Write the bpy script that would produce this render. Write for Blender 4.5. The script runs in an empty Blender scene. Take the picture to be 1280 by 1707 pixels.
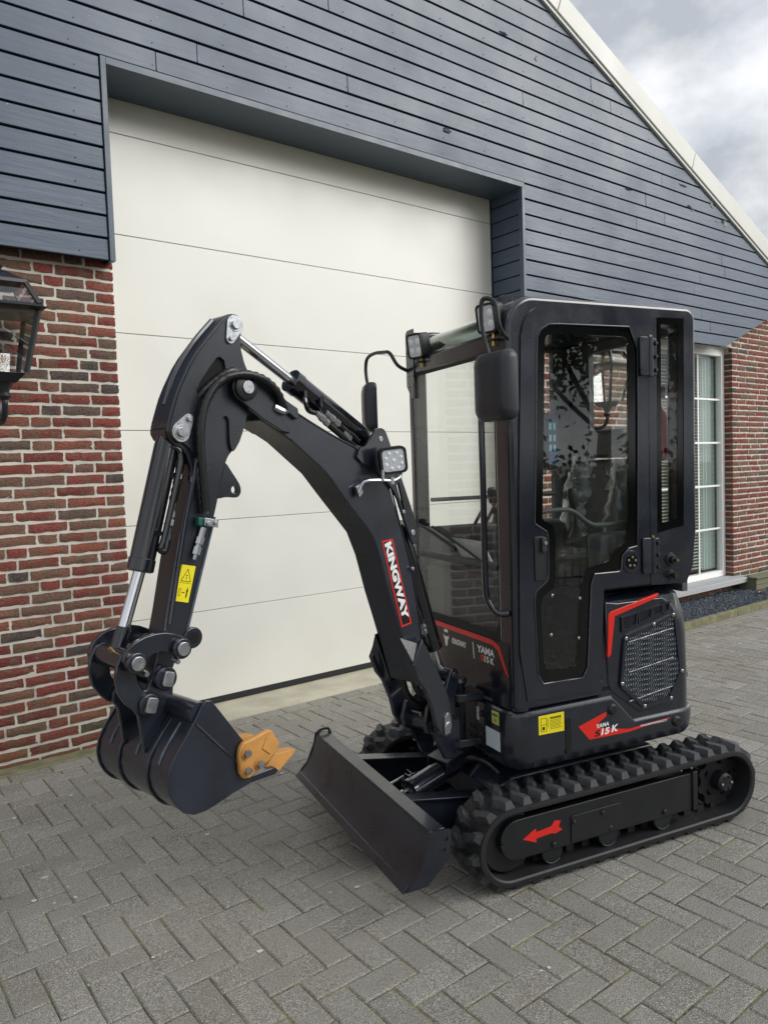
import bpy, bmesh, math, random
from mathutils import Vector, Matrix
from mathutils.geometry import tessellate_polygon
random.seed(7)
SC = bpy.context.scene
COL = SC.collection
R = math.radians

# ------------------------------------------------------------------ camera
FPX, PITCH, YAW, ROLL, EYE = 1260.8, -0.05566, 0.65515, -0.03324, 1.6
fwd = Vector((math.sin(YAW) * math.cos(PITCH), math.cos(YAW) * math.cos(PITCH), math.sin(PITCH)))
r0 = Vector((math.cos(YAW), -math.sin(YAW), 0)); u0 = r0.cross(fwd)
cr = math.cos(ROLL) * r0 + math.sin(ROLL) * u0
cu = -math.sin(ROLL) * r0 + math.cos(ROLL) * u0
cd = bpy.data.cameras.new('camera'); cam = bpy.data.objects.new('camera', cd); COL.objects.link(cam)
cam.matrix_world = Matrix(((cr.x, cu.x, -fwd.x, 0), (cr.y, cu.y, -fwd.y, 0), (cr.z, cu.z, -fwd.z, EYE), (0, 0, 0, 1)))
cd.sensor_fit = 'HORIZONTAL'; cd.sensor_width = 36.0; cd.lens = FPX / 1280 * 36.0
cd.clip_start = 0.05; cd.clip_end = 2000
SC.camera = cam

# ------------------------------------------------------------------ sky, sun, exposure
SUN_DIR = Vector((0.56, -0.72, 0.52)).normalized()           # towards the sun, veiled by cloud
W = bpy.data.worlds.new('World'); SC.world = W; W.use_nodes = True
wn, wl = W.node_tree.nodes, W.node_tree.links
wn.clear()
def N(nt, t, **k):
    n = nt.nodes.new(t)
    for a, b in k.items(): setattr(n, a, b)
    return n
wt = W.node_tree
sky = N(wt, 'ShaderNodeTexSky', sky_type='NISHITA', sun_disc=False)
sky.sun_elevation = math.asin(SUN_DIR.z); sky.sun_rotation = math.atan2(SUN_DIR.x, SUN_DIR.y)
tc = N(wt, 'ShaderNodeTexCoord')
mp = N(wt, 'ShaderNodeMapping'); mp.inputs['Scale'].default_value = (1, 1, 1.6); mp.inputs['Location'].default_value = (0.35, 0.1, 0.2)
nz = N(wt, 'ShaderNodeTexNoise'); nz.inputs['Scale'].default_value = 2.6; nz.inputs['Detail'].default_value = 7; nz.inputs['Roughness'].default_value = 0.55
cr1 = N(wt, 'ShaderNodeValToRGB')
cr1.color_ramp.elements[0].position = 0.42; cr1.color_ramp.elements[0].color = (2.3, 2.48, 2.75, 1)
cr1.color_ramp.elements[1].position = 0.60; cr1.color_ramp.elements[1].color = (5.2, 5.2, 5.2, 1)
nz2 = N(wt, 'ShaderNodeTexNoise'); nz2.inputs['Scale'].default_value = 1.7; nz2.inputs['Detail'].default_value = 5
cr2 = N(wt, 'ShaderNodeMapRange'); cr2.inputs['From Min'].default_value = 0.3; cr2.inputs['From Max'].default_value = 0.5
cr2.inputs['To Min'].default_value = 0.7; cr2.inputs['To Max'].default_value = 1.0
mx = N(wt, 'ShaderNodeMix', data_type='RGBA')
bg = N(wt, 'ShaderNodeBackground'); bg.inputs['Strength'].default_value = 0.1
wo = N(wt, 'ShaderNodeOutputWorld')
wl.new(tc.outputs['Generated'], mp.inputs['Vector']); wl.new(mp.outputs[0], nz.inputs['Vector']); wl.new(mp.outputs[0], nz2.inputs['Vector'])
wl.new(nz.outputs[0], cr1.inputs[0]); wl.new(nz2.outputs[0], cr2.inputs[0])
wl.new(cr2.outputs[0], mx.inputs['Factor']); wl.new(sky.outputs[0], mx.inputs[6]); wl.new(cr1.outputs[0], mx.inputs[7])
wl.new(mx.outputs[2], bg.inputs['Color']); wl.new(bg.outputs[0], wo.inputs['Surface'])
sl = bpy.data.lights.new('sun', 'SUN'); sl.energy = 1.5; sl.angle = R(45); sl.color = (1.0, 0.98, 0.95)
so = bpy.data.objects.new('sun', sl); COL.objects.link(so)
so.rotation_euler = SUN_DIR.to_track_quat('Z', 'Y').to_euler(); so.location = SUN_DIR * 30
SC.view_settings.view_transform = 'Standard'; SC.view_settings.look = 'None'
SC.view_settings.gamma = 1.0; SC.view_settings.use_curve_mapping = False
SC.view_settings.exposure = 1.15
SC.render.engine = 'CYCLES'
SC.cycles.use_denoising = True
SC.cycles.max_bounces = 10; SC.cycles.transparent_max_bounces = 16; SC.cycles.caustics_reflective = False; SC.cycles.caustics_refractive = False
SC.cycles.sample_clamp_indirect = 6.0

# ------------------------------------------------------------------ materials
def lin(h):
    h = h.lstrip('#'); o = []
    for i in (0, 2, 4):
        v = int(h[i:i + 2], 16) / 255
        o.append(v / 12.92 if v <= 0.04045 else ((v + 0.055) / 1.055) ** 2.4)
    return (o[0], o[1], o[2], 1)
MATS = {}
def newmat(name):
    m = bpy.data.materials.new(name); m.use_nodes = True; MATS[name] = m
    nt = m.node_tree; return m, nt, nt.nodes['Principled BSDF']
def mat(name, col, rough=0.5, metal=0.0, spec=0.5, coat=0.0, bump=0.0, bscale=60, var=0.0, vscale=3.0, rvar=0.0, coord='Object', bdist=0.002, detail=4):
    """Principled with noise-driven tone, gloss and fine relief."""
    m, nt, p = newmat(name); L = nt.links
    c = lin(col) if isinstance(col, str) else (*col, 1)
    p.inputs['Base Color'].default_value = c; p.inputs['Roughness'].default_value = rough
    p.inputs['Metallic'].default_value = metal; p.inputs['Specular IOR Level'].default_value = spec
    p.inputs['Coat Weight'].default_value = coat; p.inputs['Coat Roughness'].default_value = 0.12
    t = N(nt, 'ShaderNodeTexCoord')
    if var or rvar:
        n1 = N(nt, 'ShaderNodeTexNoise'); n1.inputs['Scale'].default_value = vscale; n1.inputs['Detail'].default_value = 6
        L.new(t.outputs[coord], n1.inputs['Vector'])
        if var:
            mr = N(nt, 'ShaderNodeMapRange'); mr.inputs['From Min'].default_value = 0.3; mr.inputs['From Max'].default_value = 0.7
            mr.inputs['To Min'].default_value = 1 - var; mr.inputs['To Max'].default_value = 1 + var
            L.new(n1.outputs[0], mr.inputs[0])
            v = N(nt, 'ShaderNodeVectorMath', operation='SCALE'); v.inputs[0].default_value = c[:3]
            L.new(mr.outputs[0], v.inputs['Scale']); L.new(v.outputs[0], p.inputs['Base Color'])
        if rvar:
            mr2 = N(nt, 'ShaderNodeMapRange'); mr2.inputs['From Min'].default_value = 0.3; mr2.inputs['From Max'].default_value = 0.7
            mr2.inputs['To Min'].default_value = max(0.02, rough - rvar); mr2.inputs['To Max'].default_value = min(1, rough + rvar)
            L.new(n1.outputs[0], mr2.inputs[0]); L.new(mr2.outputs[0], p.inputs['Roughness'])
    if bump:
        n2 = N(nt, 'ShaderNodeTexNoise'); n2.inputs['Scale'].default_value = bscale; n2.inputs['Detail'].default_value = detail
        L.new(t.outputs[coord], n2.inputs['Vector'])
        b = N(nt, 'ShaderNodeBump'); b.inputs['Strength'].default_value = bump; b.inputs['Distance'].default_value = bdist
        L.new(n2.outputs[0], b.inputs['Height']); L.new(b.outputs[0], p.inputs['Normal'])
    return m
def glassmat(name, tint, ior=1.5, rough=0.0, boost=1.0):
    m = bpy.data.materials.new(name); m.use_nodes = True; MATS[name] = m
    nt = m.node_tree; nt.nodes.clear(); L = nt.links
    tr = N(nt, 'ShaderNodeBsdfTransparent'); tr.inputs[0].default_value = (*tint, 1)
    gl = N(nt, 'ShaderNodeBsdfGlossy'); gl.inputs['Roughness'].default_value = rough; gl.inputs[0].default_value = (1, 1, 1, 1)
    fr = N(nt, 'ShaderNodeFresnel'); ge = N(nt, 'ShaderNodeNewGeometry')
    io = N(nt, 'ShaderNodeMapRange'); io.inputs['To Min'].default_value = ior; io.inputs['To Max'].default_value = 1 / ior   # the same reflection from inside and outside
    L.new(ge.outputs['Backfacing'], io.inputs[0]); L.new(io.outputs[0], fr.inputs[0])
    ma = N(nt, 'ShaderNodeMath', operation='MULTIPLY'); ma.inputs[1].default_value = boost; ma.use_clamp = True
    ms = N(nt, 'ShaderNodeMixShader'); o = N(nt, 'ShaderNodeOutputMaterial')
    L.new(fr.outputs[0], ma.inputs[0]); L.new(ma.outputs[0], ms.inputs[0]); L.new(tr.outputs[0], ms.inputs[1]); L.new(gl.outputs[0], ms.inputs[2]); L.new(ms.outputs[0], o.inputs[0])
    return m
def rnd_value(nt):
    """a random number per object and per loose piece"""
    L = nt.links
    oi = N(nt, 'ShaderNodeObjectInfo'); ge = N(nt, 'ShaderNodeNewGeometry')
    a = N(nt, 'ShaderNodeMath', operation='ADD'); f = N(nt, 'ShaderNodeMath', operation='FRACT')
    L.new(oi.outputs['Random'], a.inputs[0]); L.new(ge.outputs['Random Per Island'], a.inputs[1]); L.new(a.outputs[0], f.inputs[0])
    return f.outputs[0]
def ramp(nt, stops, interp='LINEAR'):
    n = N(nt, 'ShaderNodeValToRGB'); e = n.color_ramp.elements; n.color_ramp.interpolation = interp
    while len(e) < len(stops): e.new(0.5)
    for el, (p, c) in zip(e, stops): el.position = p; el.color = lin(c) if isinstance(c, str) else c
    return n
def noise(nt, vec, scale, detail=5, rough=0.55):
    n = N(nt, 'ShaderNodeTexNoise'); n.inputs['Scale'].default_value = scale; n.inputs['Detail'].default_value = detail; n.inputs['Roughness'].default_value = rough
    nt.links.new(vec, n.inputs['Vector']); return n.outputs[0]
def mixc(nt, fac, a, b, blend='MIX'):
    n = N(nt, 'ShaderNodeMix', data_type='RGBA', blend_type=blend)
    for s, i in ((fac, 0), (a, 6), (b, 7)):
        if isinstance(s, (int, float)): n.inputs[i].default_value = s
        elif isinstance(s, tuple): n.inputs[i].default_value = s
        else: nt.links.new(s, n.inputs[i])
    return n.outputs[2]
def maprange(nt, v, a, b, c=0.0, d=1.0):
    n = N(nt, 'ShaderNodeMapRange'); nt.links.new(v, n.inputs[0])
    for i, x in enumerate((a, b, c, d)): n.inputs[i + 1].default_value = x
    return n.outputs[0]
def bump(nt, p, h, strength, dist):
    b = N(nt, 'ShaderNodeBump'); b.inputs['Strength'].default_value = strength; b.inputs['Distance'].default_value = dist
    nt.links.new(h, b.inputs['Height']); nt.links.new(b.outputs[0], p.inputs['Normal'])

def make_paver_mat():
    m, nt, p = newmat('concrete_paver'); L = nt.links
    g = N(nt, 'ShaderNodeNewGeometry').outputs['Position']
    rv = rnd_value(nt)
    base = ramp(nt, [(0.0, '#86837d'), (0.3, '#8f8c86'), (0.6, '#94918b'), (0.85, '#999690'), (1.0, '#a19e98')]); L.new(rv, base.inputs[0])
    fine = noise(nt, g, 330, 2, 0.6); mid = noise(nt, g, 110, 4, 0.7); big = noise(nt, g, 1.1, 5)
    c = mixc(nt, maprange(nt, big, 0.35, 0.65, 0, 0.6), base.outputs[0], lin('#88857a'))
    mossy = maprange(nt, noise(nt, g, 1.7, 7, 0.7), 0.52, 0.68)
    c = mixc(nt, N_mul(nt, mossy, 0.4), c, lin('#67664c'))
    stain = maprange(nt, noise(nt, g, 4.5, 5, 0.6), 0.55, 0.70)
    c = mixc(nt, N_mul(nt, stain, 0.28), c, lin('#5c594f'))
    c = mixc(nt, maprange(nt, mid, 0.48, 0.32, 0, 0.6), c, lin('#4f4c44'))
    c = mixc(nt, maprange(nt, fine, 0.46, 0.34, 0, 0.65), c, lin('#3d3b35'))
    c = mixc(nt, maprange(nt, fine, 0.56, 0.66, 0, 0.9), c, lin('#dcd9d0'))
    pale = maprange(nt, noise(nt, g, 38, 3, 0.6), 0.70, 0.76)
    c = mixc(nt, N_mul(nt, pale, 0.6), c, lin('#bdbaa9'))
    L.new(c, p.inputs['Base Color']); p.inputs['Roughness'].default_value = 0.85; p.inputs['Specular IOR Level'].default_value = 0.3
    h = N(nt, 'ShaderNodeMath', operation='ADD'); L.new(fine, h.inputs[0]); L.new(mid, h.inputs[1])
    bump(nt, p, h.outputs[0], 0.9, 0.004)
def N_mul(nt, v, k):
    n = N(nt, 'ShaderNodeMath', operation='MULTIPLY'); nt.links.new(v, n.inputs[0]); n.inputs[1].default_value = k; return n.outputs[0]
make_paver_mat()
def make_joint_mat():
    m, nt, p = newmat('joint_sand'); L = nt.links
    g = N(nt, 'ShaderNodeNewGeometry').outputs['Position']
    c = mixc(nt, maprange(nt, noise(nt, g, 4, 6, 0.7), 0.44, 0.60), lin('#4a463b'), lin('#8a8558'))
    c = mixc(nt, maprange(nt, noise(nt, g, 23, 5, 0.7), 0.5, 0.66), c, lin('#6f7440'))
    c = mixc(nt, maprange(nt, noise(nt, g, 160, 3), 0.55, 0.75), c, lin('#b0aa8c'))
    L.new(c, p.inputs['Base Color']); p.inputs['Roughness'].default_value = 0.95; bump(nt, p, noise(nt, g, 300, 3), 0.8, 0.004)
make_joint_mat()
def make_brick_mat():
    m, nt, p = newmat('red_brick'); L = nt.links
    g = N(nt, 'ShaderNodeNewGeometry').outputs['Position']
    mpn = N(nt, 'ShaderNodeMapping'); mpn.inputs['Scale'].default_value = (1, 1, 2.6); mpn.inputs['Rotation'].default_value = (0, R(8), 0); L.new(g, mpn.inputs['Vector'])
    rv = rnd_value(nt)
    base = ramp(nt, [(0.0, '#84433b'), (0.16, '#743a35'), (0.30, '#8a5142'), (0.44, '#7c4238'), (0.60, '#7d5a4a'), (0.74, '#72574a'), (0.86, '#5f5049'), (0.94, '#4a4545')], 'CONSTANT'); L.new(rv, base.inputs[0])
    n1 = noise(nt, g, 13, 6, 0.65); n2 = noise(nt, mpn.outputs[0], 60, 5, 0.65); n3 = noise(nt, g, 220, 3, 0.6)
    c = mixc(nt, maprange(nt, n1, 0.48, 0.64, 0, 0.85), base.outputs[0], lin('#6b5a4b'))
    c = mixc(nt, maprange(nt, n1, 0.44, 0.30, 0, 0.6), c, lin('#8a453c'))
    c = mixc(nt, maprange(nt, n2, 0.58, 0.72, 0, 0.55), c, lin('#a98b78'))
    c = mixc(nt, maprange(nt, n2, 0.46, 0.34, 0, 0.85), c, lin('#2d2626'))
    c = mixc(nt, maprange(nt, n3, 0.62, 0.74, 0, 0.6), c, lin('#c4b4a4'))
    sx = N(nt, 'ShaderNodeSeparateXYZ'); L.new(g, sx.inputs[0])
    low = N(nt, 'ShaderNodeMath', operation='MULTIPLY'); L.new(maprange(nt, sx.outputs[2], 0.30, 0.05), low.inputs[0]); L.new(maprange(nt, noise(nt, g, 9, 5, 0.7), 0.40, 0.60), low.inputs[1])
    c = mixc(nt, N_mul(nt, low.outputs[0], 0.7), c, lin('#5f5c3c'))                                  # moss at the foot of the wall
    L.new(c, p.inputs['Base Color']); p.inputs['Roughness'].default_value = 0.85; p.inputs['Specular IOR Level'].default_value = 0.25
    bump(nt, p, n2, 1.0, 0.010)
make_brick_mat()
mat('mortar', '#c4bfb4', 0.95, var=0.12, vscale=9, bump=0.7, bscale=220, bdist=0.004, spec=0.2)
def make_cladding_mat():
    m, nt, p = newmat('painted_board'); L = nt.links
    g = N(nt, 'ShaderNodeNewGeometry').outputs['Position']
    mpn = N(nt, 'ShaderNodeMapping'); mpn.inputs['Scale'].default_value = (1.2, 1, 14); L.new(g, mpn.inputs['Vector'])
    rv = rnd_value(nt)
    st = noise(nt, mpn.outputs[0], 3, 6, 0.6)
    base = ramp(nt, [(0, '#394859'), (1, '#455466')]); L.new(rv, base.inputs[0])
    c = mixc(nt, maprange(nt, st, 0.3, 0.7), base.outputs[0], lin('#3c4a5b'))
    chip = maprange(nt, noise(nt, g, 55, 2, 0.5), 0.765, 0.785)
    c = mixc(nt, chip, c, lin('#8d8f8e'))
    L.new(c, p.inputs['Base Color'])
    L.new(maprange(nt, noise(nt, g, 1.6, 5), 0.3, 0.7, 0.36, 0.52), p.inputs['Roughness']); p.inputs['Specular IOR Level'].default_value = 0.5
    mp2 = N(nt, 'ShaderNodeMapping'); mp2.inputs['Scale'].default_value = (1, 1, 9); L.new(g, mp2.inputs['Vector'])
    bump(nt, p, noise(nt, mp2.outputs[0], 4, 5, 0.5), 0.3, 0.008)
make_cladding_mat()
mat('board_backing', '#0c0e10', 0.9)
mat('trim_paint', '#45525f', 0.4, var=0.08, rvar=0.08, vscale=6, bump=0.15, bscale=40)
mat('door_cream', '#dcdbd3', 0.4, var=0.03, vscale=2.2, rvar=0.1, bump=0.2, bscale=260, bdist=0.0012)
mat('rubber_seal', '#1a1b1d', 0.7)
mat('verge_grey', '#c3c4bd', 0.45, var=0.06, vscale=2, rvar=0.1)
mat('concrete', '#b3ae9c', 0.9, var=0.16, vscale=5, bump=0.5, bscale=120, bdist=0.003)
mat('mossy_stone', '#77755a', 0.95, var=0.3, vscale=12, bump=0.8, bscale=80, bdist=0.005)
mat('window_white', '#f0f0ee', 0.35, var=0.03)
mat('sill_stone', '#a9aaab', 0.75, var=0.12, vscale=60, bump=0.2, bscale=300)
mat('roof_tile', '#3a3d42', 0.7)
mat('paint', '#1a1f29', 0.25, coat=0.6, var=0.18, vscale=7, rvar=0.07, bump=0.05, bscale=6, bdist=0.003)
mat('paint_satin', '#1d222d', 0.32, coat=0.35, var=0.22, vscale=8, rvar=0.10, bump=0.05, bscale=8, bdist=0.002)
mat('paint_black', '#15171b', 0.45, coat=0.1, var=0.15, vscale=6, rvar=0.08)
mat('paint_gloss', '#191d28', 0.17, coat=0.6, var=0.06, rvar=0.04)
mat('paint_rough', '#1f232c', 0.30, coat=0.35, var=0.12, vscale=6, rvar=0.08, bump=0.35, bscale=330, bdist=0.0015)
mat('cylinder_black', '#0d0f16', 0.16, coat=0.7, rvar=0.05)
mat('chrome', '#d8dade', 0.12, metal=1.0, rvar=0.03, vscale=20)
mat('zinc', '#b9bcc0', 0.32, metal=1.0, var=0.1, vscale=60, rvar=0.08)
mat('brass', '#c0a564', 0.35, metal=1.0)
mat('plastic_black', '#15161a', 0.5, bump=0.15, bscale=500, bdist=0.0006)
mat('mirror_plastic', '#2b2d33', 0.45, bump=0.2, bscale=700, bdist=0.0005)
mat('hose_black', '#101114', 0.4)
mat('track_rubber', '#1c1d1f', 0.55, var=0.25, vscale=14, bump=0.3, bscale=160, bdist=0.002)
mat('track_dust', '#37393c', 0.55, var=0.25, vscale=18, bump=0.35, bscale=160, bdist=0.002)
mat('frit_black', '#050608', 0.12, spec=0.5)
mat('decal_white', '#e8e8e8', 0.4); mat('decal_red', '#d8281e', 0.35); mat('decal_black', '#0c0c10', 0.35)
mat('decal_yellow', '#e8d820', 0.4); mat('decal_pale', '#d3dbe4', 0.45); mat('decal_lemon', '#d5d878', 0.5)
mat('tooth_ochre', '#bd8846', 0.55, var=0.15, vscale=20, bump=0.25, bscale=200, bdist=0.001)
mat('clamp_green', '#14564c', 0.4)
mat('led_lens', '#c9ced3', 0.15, spec=0.6, bump=0.3, bscale=200); mat('led_reflector', '#eceff4', 0.15)
mat('mesh_metal', '#9b9da0', 0.35, metal=1.0); mat('shade_black', '#060608', 0.9)  # the near-black paints the shade inside openings on flat plates
mat('seat_vinyl', '#2a2e30', 0.5); mat('panel_grey', '#4a4f52', 0.6, var=0.1)
mat('paper', '#d9dcdf', 0.7); mat('screen_blue', '#20486e', 0.2); mat('dial_cyan', '#8fd0d8', 0.3)
mat('extinguisher_red', '#a81c1c', 0.35)
mat('floor_mat', '#6a6963', 0.7, bump=0.5, bscale=60)
mat('film', '#c9d0d4', 0.12, spec=0.7, bump=0.9, bscale=26, bdist=0.02)
mat('blind', '#b2b5ae', 0.6); mat('room_dark', '#4a4a46', 0.9); mat('curtain', '#c9d6d2', 0.9)
mat('gravel', '#565d66', 0.8, var=0.35, vscale=30)
mat('leaf_green', '#2f3d1c', 0.6, var=0.3, vscale=4); mat('bark', '#4a3d30', 0.9, bump=0.8, bscale=30, bdist=0.02)
mat('leaf_brown', '#9a6b3c', 0.7); mat('bird_white', '#c9c8c0', 0.9); mat('wood_grey', '#6f6f58', 0.9, bump=0.5, bscale=40)
mat('lantern_black', '#1c1f24', 0.4, bump=0.1, bscale=200); mat('filament', '#d79a3c', 0.4)
mat('weld_pale', '#4d5663', 0.4, var=0.3, vscale=60)
mat('bare_wood', '#858682', 0.8, var=0.2)
mat('fence_dark', '#1b1d1e', 0.5); mat('render_pale', '#b9b2a3', 0.9)
glassmat('cab_glass', (0.965, 0.975, 0.968), 1.45, boost=0.6); glassmat('door_glass', (0.955, 0.97, 0.96), 1.5, boost=1.0); glassmat('lantern_glass', (0.93, 0.94, 0.94), 1.5, boost=2.6); glassmat('green_glass', (0.60, 0.72, 0.66), 1.5, boost=1.2)
glassmat('house_glass', (0.92, 0.94, 0.93), 1.5, boost=0.8); glassmat('clear_glass', (0.93, 0.94, 0.93), 1.45)
glassmat('plastic_film', (0.86, 0.88, 0.88), 1.5, rough=0.16, boost=1.6)

# ------------------------------------------------------------------ mesh helpers
def link(o, parent):
    COL.objects.link(o)
    if parent is not None: o.parent = parent
    return o
def tag(o, label=None, cat=None, group=None, kind=None):
    for k, v in (('label', label), ('category', cat), ('group', group), ('kind', kind)):
        if v: o[k] = v
    return o
def empty(name, loc=(0, 0, 0), rz=0.0, parent=None):
    o = bpy.data.objects.new(name, None); o.location = loc; o.rotation_euler = (0, 0, rz); o.empty_display_size = 0.1
    return link(o, parent)
def finish(me, m, smooth):
    if m is not None: me.materials.append(MATS[m])
    if smooth:
        me.polygons.foreach_set('use_smooth', [True] * len(me.polygons))
        me.set_sharp_from_angle(angle=R(smooth))
    me.update()
def obj(name, vf, m, parent=None, bevel=0.0, smooth=35, seg=2):
    v, f = vf
    me = bpy.data.meshes.new(name); me.from_pydata([tuple(x) for x in v], [], f); me.validate()
    bm = bmesh.new(); bm.from_mesh(me); bmesh.ops.recalc_face_normals(bm, faces=bm.faces); bm.to_mesh(me); bm.free()
    finish(me, m, smooth)
    o = link(bpy.data.objects.new(name, me), parent)
    if bevel:
        b = o.modifiers.new('bevel', 'BEVEL'); b.width = bevel; b.segments = seg; b.limit_method = 'ANGLE'; b.angle_limit = R(35); b.harden_normals = False
    return o
def join(*parts):
    V, F = [], []
    for v, f in parts:
        n = len(V); V += [tuple(x) for x in v]; F += [tuple(i + n for i in q) for q in f]
    return V, F
def tf(vf, fn): return [fn(*x) for x in vf[0]], vf[1]
def box(x0, x1, y0, y1, z0, z1):
    v = [(x, y, z) for z in (z0, z1) for y in (y0, y1) for x in (x0, x1)]
    return v, [(0, 2, 3, 1), (4, 5, 7, 6), (0, 1, 5, 4), (2, 6, 7, 3), (0, 4, 6, 2), (1, 3, 7, 5)]
def prism(poly, c0, c1, fn=None, holes=()):
    """poly in (a, b); extruded from c0 to c1; fn(a, c, b) -> xyz"""
    fn = fn or (lambda a, c, b: (a, c, b))
    loops = [list(poly)] + [list(h) for h in holes]
    flat = [q for l in loops for q in l]; n = len(flat)
    V = [fn(a, c0, b) for a, b in flat] + [fn(a, c1, b) for a, b in flat]; F = []
    if holes:
        for t in tessellate_polygon([[Vector((a, b, 0)) for a, b in l] for l in loops]):
            F.append(tuple(t)); F.append(tuple(i + n for i in reversed(t)))
    else:
        F.append(tuple(range(n))); F.append(tuple(reversed(range(n, 2 * n))))
    k = 0
    for l in loops:
        m = len(l)
        for i in range(m):
            j = (i + 1) % m; F.append((k + i, k + i + n, k + j + n, k + j))
        k += m
    return V, F
def basis(d):
    d = Vector(d).normalized(); a = Vector((0, 0, 1)) if abs(d.z) < 0.9 else Vector((1, 0, 0))
    u = d.cross(a).normalized(); return d, u, d.cross(u).normalized()
def rod(p0, p1, r, seg=20, prof=None):
    """cylinder from p0 to p1; prof = [(t in metres from p0, radius)...] for a turned shape"""
    p0, p1 = Vector(p0), Vector(p1); d, u, w = basis(p1 - p0); ln = (p1 - p0).length
    prof = prof or [(0, r), (ln, r)]; V, F = [], []
    for t, q in prof:
        for i in range(seg):
            a = 2 * math.pi * i / seg; V.append(p0 + d * t + (u * math.cos(a) + w * math.sin(a)) * q)
    for k in range(len(prof) - 1):
        for i in range(seg):
            j = (i + 1) % seg; F.append((k * seg + i, k * seg + j, (k + 1) * seg + j, (k + 1) * seg + i))
    F.append(tuple(reversed(range(seg)))); F.append(tuple(range((len(prof) - 1) * seg, len(prof) * seg)))
    return V, F
def smooth_path(pts, n=6):
    P = [Vector(p) for p in pts]; P = [P[0] * 2 - P[1]] + P + [P[-1] * 2 - P[-2]]; out = []
    for i in range(1, len(P) - 2):
        for k in range(n):
            t = k / n; a, b, c, d = P[i - 1], P[i], P[i + 1], P[i + 2]
            out.append(0.5 * ((2 * b) + (c - a) * t + (2 * a - 5 * b + 4 * c - d) * t * t + (3 * b - a - 3 * c + d) * t ** 3))
    out.append(P[-2]); return out
def tube(pts, r, seg=10, rib=0.0, smooth_n=6, closed_ends=True):
    P = smooth_path(pts, smooth_n) if smooth_n else [Vector(p) for p in pts]
    V, F = [], []; d, u, w = basis(P[1] - P[0])
    for i, p in enumerate(P):
        t = (P[min(i + 1, len(P) - 1)] - P[max(i - 1, 0)]).normalized()
        u = (u - t * u.dot(t)).normalized(); w = t.cross(u)
        q = r * (1 + (rib if i % 2 else -rib))
        for k in range(seg):
            a = 2 * math.pi * k / seg; V.append(p + (u * math.cos(a) + w * math.sin(a)) * q)
    for i in range(len(P) - 1):
        for k in range(seg):
            j = (k + 1) % seg; F.append((i * seg + k, i * seg + j, (i + 1) * seg + j, (i + 1) * seg + k))
    F.append(tuple(reversed(range(seg)))); F.append(tuple(range((len(P) - 1) * seg, len(P) * seg)))
    return V, F
def fine_path(pts, step):
    P = smooth_path(pts, 60); out = [P[0]]; acc = 0
    for a, b in zip(P, P[1:]):
        acc += (b - a).length
        if acc >= step: out.append(b); acc = 0
    return out
def arc(cx, cy, r, a0, a1, n=8): return [(cx + r * math.cos(R(a0 + (a1 - a0) * i / n)), cy + r * math.sin(R(a0 + (a1 - a0) * i / n))) for i in range(n + 1)]
def rbox_poly(x0, x1, z0, z1, r, n=5):
    return arc(x1 - r, z1 - r, r, 0, 90, n) + arc(x0 + r, z1 - r, r, 90, 180, n) + arc(x0 + r, z0 + r, r, 180, 270, n) + arc(x1 - r, z0 + r, r, 270, 360, n)
def chaikin(p, k=0.2, n=1):
    for _ in range(n):
        o = []
        for i in range(len(p)):
            a, b = p[i], p[(i + 1) % len(p)]; o += [(a[0] + (b[0] - a[0]) * k, a[1] + (b[1] - a[1]) * k), (b[0] + (a[0] - b[0]) * k, b[1] + (a[1] - b[1]) * k)]
        p = o
    return p
def circ(cx, cz, r, n=16): return [(cx + r * math.cos(2 * math.pi * i / n), cz + r * math.sin(2 * math.pi * i / n)) for i in range(n)]
def clip(poly, a, b, c):
    """keep a*x + b*y <= c"""
    out = []
    for i in range(len(poly)):
        p, q = poly[i - 1], poly[i]; dp = a * p[0] + b * p[1] - c; dq = a * q[0] + b * q[1] - c
        if (dp <= 0) != (dq <= 0):
            t = dp / (dp - dq); out.append((p[0] + t * (q[0] - p[0]), p[1] + t * (q[1] - p[1])))
        if dq <= 0: out.append(q)
    return out
def project(p):
    v = Vector(p) - Vector((0, 0, EYE)); z = v.dot(fwd)
    if z < 0.1: return None
    return (640 + FPX * v.dot(cr) / z, 853.5 - FPX * v.dot(cu) / z)
def screen_area(pts):
    q = [project(p) for p in pts]
    if None in q: return 0.0
    for a, b, c in ((-1, 0, 0), (1, 0, 1280), (0, -1, 0), (0, 1, 1707)):
        q = clip(q, a, b, c)
        if len(q) < 3: return 0.0
    return abs(sum(q[i - 1][0] * q[i][1] - q[i][0] * q[i - 1][1] for i in range(len(q)))) / 2
def text_mesh(s, bold=0.0, shear=0.0):
    cu_ = bpy.data.curves.new('lettering', 'FONT'); cu_.body = s; cu_.size = 1.0; cu_.offset = bold; cu_.shear = shear; cu_.resolution_u = 3
    o = bpy.data.objects.new('lettering', cu_); COL.objects.link(o)
    dg = bpy.context.evaluated_depsgraph_get(); me = bpy.data.meshes.new_from_object(o.evaluated_get(dg))
    V = [v.co.copy() for v in me.vertices]; F = [tuple(p.vertices) for p in me.polygons]
    bpy.data.objects.remove(o); bpy.data.curves.remove(cu_); bpy.data.meshes.remove(me)
    return V, F
def lettering(s, org, u, v, w, h, m, parent, bold=0.02, shear=0.0, name='lettering'):
    """letters laid flat in the plane of u (reading direction) and v (up), filling w by h from org"""
    V, F = text_mesh(s, bold, shear)
    if not V: return None
    x0, x1 = min(a.x for a in V), max(a.x for a in V); y0, y1 = min(a.y for a in V), max(a.y for a in V)
    org, u, v = Vector(org), Vector(u).normalized(), Vector(v).normalized()
    P = [org + u * ((a.x - x0) / (x1 - x0) * w) + v * ((a.y - y0) / (y1 - y0) * h) for a in V]
    return obj(name, (P, F), m, parent, smooth=0)
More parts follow.
